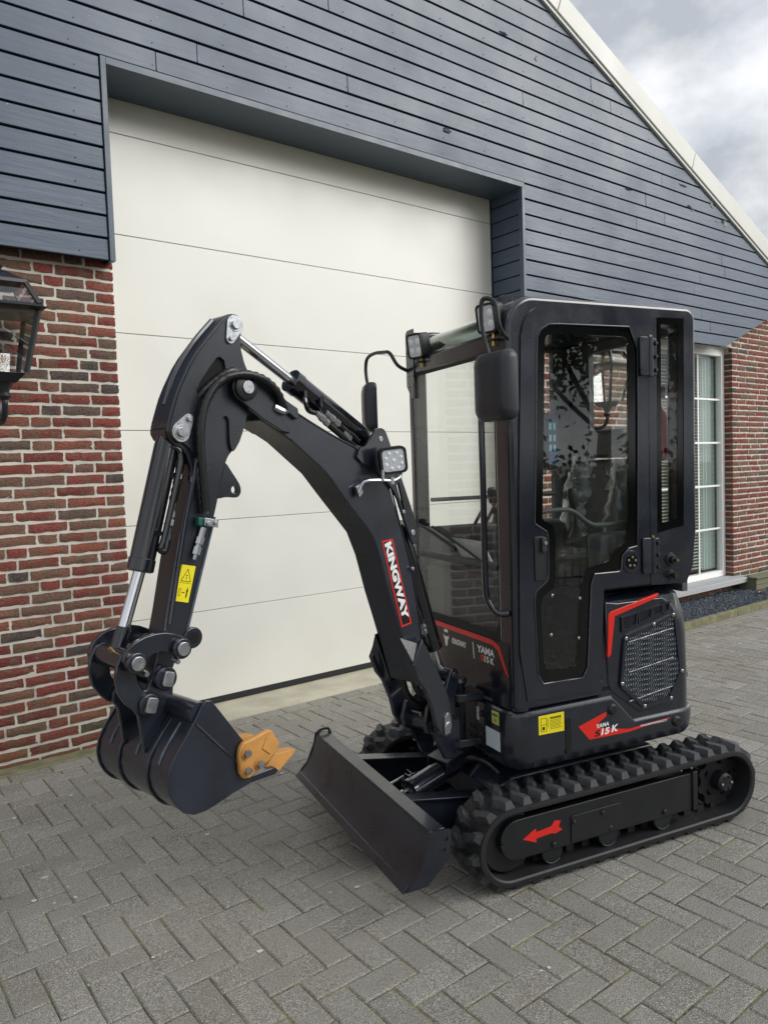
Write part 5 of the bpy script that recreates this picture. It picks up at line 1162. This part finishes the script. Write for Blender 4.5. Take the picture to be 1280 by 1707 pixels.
# yellow pictogram sticker
SC_ = AW + 0.0006
kq = [(1.289, 1.357), (1.246, 1.347), (1.276, 1.248), (1.320, 1.260)]
stk = flat([B(s, SC_, z) for s, z in kq], 'decal_yellow', 'warning_sticker', arm, BN, 0.0005)
def sq(u, v):  # sticker coordinates 0..1 across, 0..1 down
    a, b, c, d = [Vector(q) for q in kq]; p = (a * (1 - u) + b * u) * (1 - v) + (d * (1 - u) + c * u) * v; return B(p.x, SC_ + 0.0007, p.y)
def line(p, q, w):
    P, Q = Vector(sq(*p)), Vector(sq(*q)); n = (Q - P).cross(BN).normalized() * w; return [P - n, Q - n, Q + n, P + n], [(0, 1, 2, 3)]
il = [line((0.5, 0.10), (0.16, 0.44), 0.0009), line((0.16, 0.44), (0.86, 0.44), 0.0009), line((0.86, 0.44), (0.5, 0.10), 0.0009), line((0.08, 0.49), (0.92, 0.49), 0.0005), line((0.18, 0.65), (0.18, 0.85), 0.0006), line((0.30, 0.65), (0.30, 0.85), 0.0006), line((0.18, 0.65), (0.30, 0.65), 0.0006), line((0.18, 0.85), (0.30, 0.85), 0.0006), line((0.40, 0.75), (0.60, 0.75), 0.0012), line((0.75, 0.64), (0.75, 0.88), 0.0020), line((0.66, 0.69), (0.84, 0.69), 0.0012), line((0.75, 0.60), (0.75, 0.625), 0.0018), line((0.44, 0.28), (0.58, 0.28), 0.0012), line((0.50, 0.32), (0.50, 0.38), 0.0012)]
obj('pictogram', join(*il), 'decal_black', arm, smooth=0)
# hoses on the arm
h1 = [B(0.925, HBW + 0.012, 1.79), B(0.943, HBW + 0.022, 1.815), B(0.972, 0.092, 1.850), B(1.018, 0.095, 1.878), B(1.077, 0.094, 1.889), B(1.135, 0.085, 1.880), B(1.180, 0.078, 1.848), B(1.212, 0.073, 1.795), B(1.226, 0.071, 1.732), B(1.228, 0.069, 1.675), B(1.222, 0.066, 1.578), B(1.217, 0.062, 1.485)]
obj('arm_hose', tube(fine_path(h1, 0.0105), 0.0120, 10, rib=0.12, smooth_n=0), 'hose_black', arm)
obj('hose_end', tube([B(0.925, HBW + 0.012, 1.79), B(0.946, HBW + 0.024, 1.818)], 0.010, 8, smooth_n=0), 'zinc', arm)
obj('hose_elbow', tube([B(0.965, HBW + 0.012, 1.80), B(0.94, HBW + 0.02, 1.788), B(0.925, HBW + 0.012, 1.79)], 0.011, 8, smooth_n=3), 'zinc', arm)
h2 = [B(1.05, 0.06, 1.888), B(1.106, 0.06, 1.900), B(1.150, 0.052, 1.876), B(1.200, 0.046, 1.834), B(1.218, 0.03, 1.80)]
obj('arm_hose', tube(fine_path(h2, 0.0105), 0.0120, 10, rib=0.12, smooth_n=0), 'hose_black', arm)
gc = obj('hose_clamp', bprism([(1.246, 1.462), (1.206, 1.456), (1.203, 1.478), (1.243, 1.486)], AW + 0.002, AW + 0.024), 'clamp_green', arm, bevel=0.003)
obj('clamp_plate', bprism([(1.230, 1.461), (1.186, 1.452), (1.183, 1.474), (1.227, 1.483)], AW + 0.0245, AW + 0.030), 'zinc', arm, bevel=0.001)
for s_ in (1.218, 1.194): pin('clamp_bolt', s_, 1.467, AW + 0.0302, AW + 0.036, 0.007, 'zinc', arm, 6)
def fitting(p, q, parent):
    p, q = Vector(p), Vector(q); l = (q - p).length
    return obj('hose_fitting', rod(p, q, 0.01, 6, [(0, 0.009), (l * 0.30, 0.009), (l * 0.31, 0.012), (l * 0.52, 0.012), (l * 0.53, 0.008), (l * 0.60, 0.008), (l * 0.61, 0.012), (l * 0.84, 0.012), (l * 0.85, 0.006), (l, 0.005)]), 'zinc', parent)
fitting(B(1.224, 0.058, 1.455), B(1.258, 0.056, 1.368), arm)
h3 = [B(1.240, 0.012, 1.72), B(1.253, 0.012, 1.675), B(1.259, 0.014, 1.64), B(1.272, 0.018, 1.60), B(1.288, 0.020, 1.55), B(1.296, 0.020, 1.525)]
# bucket cylinder in front of the arm
bcy = obj('bucket_cylinder', rod(B(1.285, 0, 1.712), B(1.394, 0, 1.346), 0.034, 28, [(0.0, 0.030), (0.03, 0.034), (0.345, 0.034), (0.346, 0.0365), (0.378, 0.0365), (0.382, 0.030)]), 'cylinder_black', root)
obj('cylinder_eye', rod(B(1.280, -0.034, 1.722), B(1.280, 0.034, 1.722), 0.036, 24), 'cylinder_black', bcy)
obj('cylinder_rod', rod(B(1.391, 0, 1.356), B(1.464, 0, 1.16), 0.0165, 20), 'chrome', bcy)
obj('rod_eye', rod(B(1.447, 0, 1.205), B(1.478, 0, 1.118), 0.024, 20, [(0, 0.0185), (0.03, 0.021), (0.085, 0.024)]), 'cylinder_black', bcy)
obj('feed_pipe', tube([B(1.300, 0.028, 1.685), B(1.276, 0.032, 1.675), B(1.274, 0.034, 1.64), B(1.300, 0.034, 1.545), B(1.336, 0.034, 1.432), B(1.348, 0.032, 1.404), B(1.333, 0.030, 1.398), B(1.322, 0.030, 1.425), B(1.314, 0.026, 1.46)], 0.0085, 10), 'cylinder_black', bcy)
obj('feed_hose', tube(fine_path(h3, 0.0105), 0.0115, 10, rib=0.12, smooth_n=0), 'hose_black', bcy)
fitting(B(1.296, 0.022, 1.527), B(1.316, 0.026, 1.455), bcy)
obj('hose_band', rod(B(1.2695, 0.016, 1.606), B(1.275, 0.018, 1.592), 0.0155, 12), 'zinc', bcy)
obj('pipe_foot', rod(B(1.352, 0.02, 1.45), B(1.352, 0.036, 1.45), 0.011, 12), 'cylinder_black', bcy)
# ---------- arm cylinder over the boom
acy = obj('arm_cylinder', rod(B(0.505, 0, 1.711), B(0.832, 0, 1.895), 0.038, 28, [(0.0, 0.030), (0.03, 0.037), (0.345, 0.037), (0.346, 0.040), (0.378, 0.040), (0.380, 0.032)]), 'cylinder_black', root)
obj('cylinder_rod', rod(B(0.825, 0, 1.891), B(1.060, 0, 2.022), 0.0165, 20), 'chrome', acy)
obj('rod_eye', rod(B(1.084, -0.03, 2.036), B(1.084, 0.03, 2.036), 0.030, 20), 'cylinder_black', acy)
obj('feed_pipe', tube([B(0.80, 0.028, 1.858), B(0.815, 0.045, 1.83), B(0.806, 0.048, 1.798), B(0.775, 0.048, 1.79)], 0.008, 8), 'cylinder_black', acy)
obj('feed_pipe', tube([B(0.735, 0.034, 1.845), B(0.748, 0.046, 1.815), B(0.738, 0.048, 1.796), B(0.71, 0.048, 1.778)], 0.008, 8), 'cylinder_black', acy)
fitting(B(0.775, 0.05, 1.792), B(0.715, 0.05, 1.75), acy); fitting(B(0.735, 0.052, 1.795), B(0.668, 0.052, 1.748), acy)
obj('feed_hose', tube([B(0.72, 0.05, 1.753), B(0.67, 0.05, 1.722), B(0.63, 0.046, 1.70), B(0.60, 0.04, 1.685)], 0.011, 8), 'hose_black', acy)
obj('feed_hose', tube([B(0.672, 0.052, 1.75), B(0.64, 0.052, 1.73), B(0.61, 0.046, 1.72), B(0.58, 0.04, 1.70)], 0.011, 8), 'hose_black', acy)
fitting(B(0.66, 0.055, 1.735), B(0.622, 0.05, 1.705), acy)
# ---------- lift cylinder behind the boom
lcy = obj('lift_cylinder', rod(B(0.345, 0, 1.40), B(0.160, 0, 0.895), 0.038, 28, [(0.0, 0.030), (0.03, 0.037), (0.50, 0.037), (0.501, 0.040), (0.536, 0.040), (0.538, 0.030)]), 'cylinder_black', root)
obj('cylinder_rod', rod(B(0.163, 0, 0.902), B(0.122, 0, 0.80), 0.0175, 20), 'chrome', lcy)
obj('feed_hose', tube(fine_path([B(0.318, 0.045, 1.12), B(0.298, 0.05, 1.06), B(0.280, 0.05, 1.02)], 0.009), 0.010, 8, rib=0.08, smooth_n=0), 'hose_black', lcy)
fitting(B(0.282, 0.05, 1.03), B(0.262, 0.05, 0.968), lcy)
obj('feed_pipe', tube([B(0.262, 0.048, 0.968), B(0.25, 0.05, 0.93), B(0.232, 0.04, 0.925)], 0.008, 8), 'cylinder_black', lcy)

# ---------- bucket linkage
def ringpoly(outer, inner): return outer + inner[::-1]
ul = [(1.318, 1.128), (1.313, 1.148), (1.326, 1.168), (1.354, 1.182), (1.382, 1.190), (1.410, 1.192), (1.440, 1.189), (1.470, 1.180), (1.497, 1.160), (1.504, 1.135), (1.494, 1.110), (1.470, 1.102), (1.452, 1.112), (1.440, 1.130), (1.420, 1.138), (1.395, 1.140), (1.372, 1.132), (1.352, 1.118), (1.334, 1.115)]
ll = [(1.450, 1.150), (1.474, 1.160), (1.498, 1.150), (1.513, 1.126), (1.519, 1.090), (1.512, 1.050), (1.494, 1.020), (1.474, 0.998), (1.446, 0.982), (1.424, 0.980), (1.408, 0.996), (1.410, 1.016), (1.428, 1.030), (1.446, 1.046), (1.458, 1.066), (1.460, 1.090), (1.450, 1.108), (1.442, 1.128)]
lk = obj('bucket_link', bprism(ul, 0.082, 0.096), 'paint', root, bevel=0.003)
obj('link_plate', bprism(ul, -0.096, -0.082), 'paint', lk, bevel=0.003)
for s in (1, -1): obj('link_plate', bprism(ll, s * 0.050, s * 0.064) if False else bprism(ll, s * 0.0645, s * 0.0785), 'paint', lk, bevel=0.003)
obj('rod_boss', rod(B(1.474, -0.062, 1.128), B(1.474, 0.062, 1.128), 0.029, 22), 'paint', lk)
for s in (1, -1):
    for q in ((1.474, 1.128), (1.341, 1.140)):
        obj('pin_boss', rod(B(q[0], s * 0.0965, q[1]), B(q[0], s * 0.112, q[1]), 0.028, 22), 'paint', lk, bevel=0.003)
        pin('link_pin', q[0], q[1], s * 0.1125, s * 0.119, 0.019, 'zinc', lk)
pin('arm_link_pin', 1.341, 1.140, -0.081, 0.081, 0.020, 'zinc', lk)
for q in ((1.360, 0.105, 1.113), (1.488, 0.09, 1.150), (1.452, 0.105, 1.10)): obj('link_bolt', rod(B(q[0], q[1] - 0.01, q[2]), B(q[0], q[1] + 0.012, q[2] - 0.004), 0.007, 6), 'zinc', lk)
obj('grease_nipple', rod(B(1.492, 0.02, 1.15), B(1.502, 0.02, 1.162), 0.005, 8), 'brass', lk)
# arm nose: bucket hinge
obj('arm_nose', bprism([(1.300, 1.135), (1.366, 1.135), (1.392, 1.085), (1.400, 1.055), (1.385, 1.032), (1.362, 1.035), (1.330, 1.075)], -0.040, 0.040), 'paint', arm, bevel=0.004)

# ---------- bucket
HW = 0.182
shell = [(1.352, 0.984), (1.372, 0.953), (1.422, 0.895), (1.442, 0.861), (1.450, 0.825), (1.446, 0.795), (1.434, 0.768), (1.411, 0.740), (1.380, 0.724), (1.345, 0.722), (1.300, 0.730), (1.257, 0.740), (1.197, 0.748), (1.110, 0.752)]
def offs(p, d):
    o = []
    for i, (x, z) in enumerate(p):
        a, b = p[max(i - 1, 0)], p[min(i + 1, len(p) - 1)]; tx, tz = b[0] - a[0], b[1] - a[1]; l = math.hypot(tx, tz); o.append((x + tz / l * d, z - tx / l * d))
    return o
bk = obj('bucket', bprism(shell + offs(shell, 0.008)[::-1], -HW, HW), 'paint_satin', root, smooth=50)
sidep = [(1.342, 1.000), (1.330, 1.010), (1.312, 1.006), (1.300, 0.990), (1.213, 0.866), (1.190, 0.765), (1.194, 0.746)] + [(s_, z_ - 0.003) for s_, z_ in shell[11:5:-1]] + [(s_ + 0.003, z_) for s_, z_ in shell[5:0:-1]]
for s in (1, -1):
    obj('side_plate', bprism(sidep, s * HW, s * (HW + 0.009)), 'paint_satin', bk, bevel=0.002)
obj('side_crease', tube([B(1.364, HW + 0.0095, 0.958), B(1.28, HW + 0.0095, 0.862), B(1.222, HW + 0.0095, 0.80)], 0.003, 6, smooth_n=0), 'paint_satin', bk)
obj('top_tube', rod(B(1.345, -HW, 0.978), B(1.345, HW, 0.978), 0.030, 24), 'paint_satin', bk)
for c in (-0.182, -0.06, 0.09):
    pts = [Vector(B(s_, c, z_)) for s_, z_ in offs(shell, -0.002)[1:10]]
    obj('wear_strip', tube(pts, 0.0038, 8, smooth_n=3), 'paint_satin', bk)
for c in (0.02, 0.135, -0.12):
    pts = [Vector(B(s_, c, z_)) for s_, z_ in offs(shell, -0.001)[1:4]]
    obj('weld_bead', tube(pts, 0.0035, 6, smooth_n=3), 'weld_pale', bk)
earp = [(1.350, 1.074), (1.362, 1.092), (1.380, 1.096), (1.398, 1.086), (1.412, 1.060), (1.424, 1.040), (1.448, 1.036), (1.464, 1.020), (1.466, 0.998), (1.452, 0.975), (1.446, 0.93), (1.440, 0.872), (1.420, 0.890), (1.372, 0.952), (1.350, 0.990), (1.344, 1.04)]
for s in (1, -1):
    obj('bucket_ear', bprism(earp, s * 0.047, s * 0.0615), 'paint_satin', bk, bevel=0.003)
    for q, r in (((1.376, 1.062), 0.032), ((1.432, 1.006), 0.029)): obj('ear_boss', rod(B(q[0], s * 0.0617, q[1]), B(q[0], s * (0.082 if q[0] < 1.4 else 0.088), q[1]), r, 22), 'paint_satin', bk, bevel=0.003)
    for q in ((1.376, 1.062), (1.432, 1.006)):
        w_, h_ = 0.016, 0.021
        cc = 0.0825 if q[0] < 1.4 else 0.0885
        obj('pin_flat', bprism([(q[0] + a * 0.9 - b * 0.3, q[1] + a * 0.3 + b * 0.9) for a, b in rbox_poly(-w_, w_, -h_, h_, 0.007, 3)], s * cc, s * (cc + 0.012)), 'zinc', bk, bevel=0.001)
obj('lip', bprism([(1.215, 0.746), (1.215, 0.764), (1.112, 0.764), (1.098, 0.750), (1.112, 0.742)], -HW - 0.008, HW + 0.008), 'paint_gloss', bk, bevel=0.002)
# ochre side cutters and teeth
cut = [(1.228, 0.872), (1.190, 0.876), (1.142, 0.884), (1.130, 0.880), (1.104, 0.838), (1.104, 0.828), (1.140, 0.796), (1.160, 0.788), (1.210, 0.768), (1.232, 0.772), (1.243, 0.790), (1.245, 0.838), (1.240, 0.860)]
for s in (1, -1):
    sc = obj('side_cutter', bprism(cut, s * (HW + 0.0095), s * (HW + 0.026)), 'tooth_ochre', bk, bevel=0.005)
    obj('cutter_pad', bprism([(1.150, 0.868), (1.135, 0.866), (1.118, 0.838), (1.142, 0.815), (1.168, 0.838)], s * (HW + 0.026), s * (HW + 0.029)), 'tooth_ochre', bk, bevel=0.001)
    for q in ((1.222, 0.842), (1.222, 0.794), (1.180, 0.800)):
        obj('cutter_washer', rod(B(q[0], s * (HW + 0.0262), q[1]), B(q[0], s * (HW + 0.029), q[1]), 0.016, 18), 'tooth_ochre', bk)
        obj('cutter_bolt', rod(B(q[0], s * (HW + 0.0292), q[1]), B(q[0], s * (HW + 0.040), q[1]), 0.011, 6), 'zinc', bk)
for c in (-0.15, -0.05, 0.05, 0.15):
    obj('tooth', ([B(1.13, c - 0.022, 0.764), B(1.13, c + 0.022, 0.764), B(1.13, c + 0.022, 0.735), B(1.13, c - 0.022, 0.735), B(1.095, c - 0.022, 0.792), B(1.095, c + 0.022, 0.792), B(1.082, c + 0.022, 0.738), B(1.082, c - 0.022, 0.738), B(1.015, c - 0.016, 0.782), B(1.015, c + 0.016, 0.782), B(1.012, c + 0.016, 0.774), B(1.012, c - 0.016, 0.774)], [(0, 1, 2, 3), (0, 4, 5, 1), (1, 5, 6, 2), (2, 6, 7, 3), (3, 7, 4, 0), (4, 8, 9, 5), (5, 9, 10, 6), (6, 10, 11, 7), (7, 11, 8, 4), (8, 11, 10, 9)]), 'tooth_ochre', bk, bevel=0.002)

# ================================================================== BEHIND THE CAMERA (mirrored in the glass and the paint)
def tree(loc, h, rad, label, seed, n=2600):
    rr = random.Random(seed); e = empty('garden_tree', loc); tag(e, label, 'tree', 'trees across the yard')
    tk = h * 0.32
    tr = [rod((0, 0, 0), (0.1, 0.05, tk), 0.16, 10, [(0, 0.22), (0.3, 0.17), (tk, 0.12)])]
    limbs = []
    for k in range(7):
        a = k * 0.9 + rr.random(); q = Vector((math.cos(a) * rad * 0.6, math.sin(a) * rad * 0.6, tk + (h - tk) * rr.uniform(0.35, 0.8))); limbs.append(q)
        tr.append(tube([(0.08, 0.04, tk * 0.9), tuple(q * 0.5 + Vector((0, 0, tk * 0.4))), tuple(q)], 0.05, 6))
    obj('trunk', join(*tr), 'bark', e)
    V, F = [], []
    for k in range(n):
        c = rr.choice(limbs) + Vector((rr.gauss(0, 1), rr.gauss(0, 1), rr.gauss(0, 0.8))) * rad * 0.36
        s = rr.uniform(0.045, 0.095); u = Vector((rr.gauss(0, 1), rr.gauss(0, 1), rr.gauss(0, 1))).normalized(); w = u.orthogonal().normalized()
        i = len(V); V += [c - u * s, c + w * s * 0.5, c + u * s, c - w * s * 0.5]; F.append((i, i + 1, i + 2, i + 3))
    obj('crown', (V, F), 'leaf_green', e, smooth=0)
tree((8.2, -8.5, -0.05), 7.5, 2.6, 'dark leafy garden tree standing nearest the railing across the yard', 1, 16000)
tree((12.0, -10.5, -0.05), 8.0, 2.8, 'tall dark leafy tree standing behind the railing across the yard', 2, 14000)
tree((2.5, -10.0, -0.05), 7.0, 2.6, 'broad dark leafy tree standing beside the hedge end across the yard', 4, 3600)
rr = random.Random(9); V, F = [], []
for k in range(9000):
    c = Vector((rr.uniform(-14, 18), -12 + rr.gauss(0, 0.25), abs(rr.gauss(0.9, 0.5)))); s = rr.uniform(0.06, 0.12)
    u = Vector((rr.gauss(0, 1), rr.gauss(0, 1), rr.gauss(0, 1))).normalized(); w = u.orthogonal().normalized(); i = len(V); V += [c - u * s, c + w * s * 0.6, c + u * s, c - w * s * 0.6]; F.append((i, i + 1, i + 2, i + 3))
hd = empty('hedge', (2, -12, -0.05)); tag(hd, 'long clipped green hedge along the far side of the yard', 'hedge')
o = obj('hedge_leaves', ([v - Vector((2, -12, -0.05)) for v in V], F), 'leaf_green', hd, smooth=0); tag(o, kind='stuff')
obj('hedge_core', box(-16, 16, -0.3, 0.3, 0, 1.3), 'leaf_green', hd, smooth=0)
fe_ = empty('railing', (8, -4.6, -0.05)); tag(fe_, 'black metal railing of thin upright bars across the yard', 'railing')
obj('top_rail', box(-3, 4, -0.015, 0.015, 0.98, 1.01), 'fence_dark', fe_); obj('bottom_rail', box(-3, 4, -0.015, 0.015, 0.12, 0.15), 'fence_dark', fe_)
tag(obj('bars', join(*[box(-3 + k * 0.11 - 0.006, -3 + k * 0.11 + 0.006, -0.006, 0.006, 0, 1.06) for k in range(64)]), 'fence_dark', fe_, smooth=0), kind='stuff')
for x in (-3, 0.5, 4): obj('post', box(x - 0.03, x + 0.03, -0.03, 0.03, 0, 1.12), 'fence_dark', fe_)
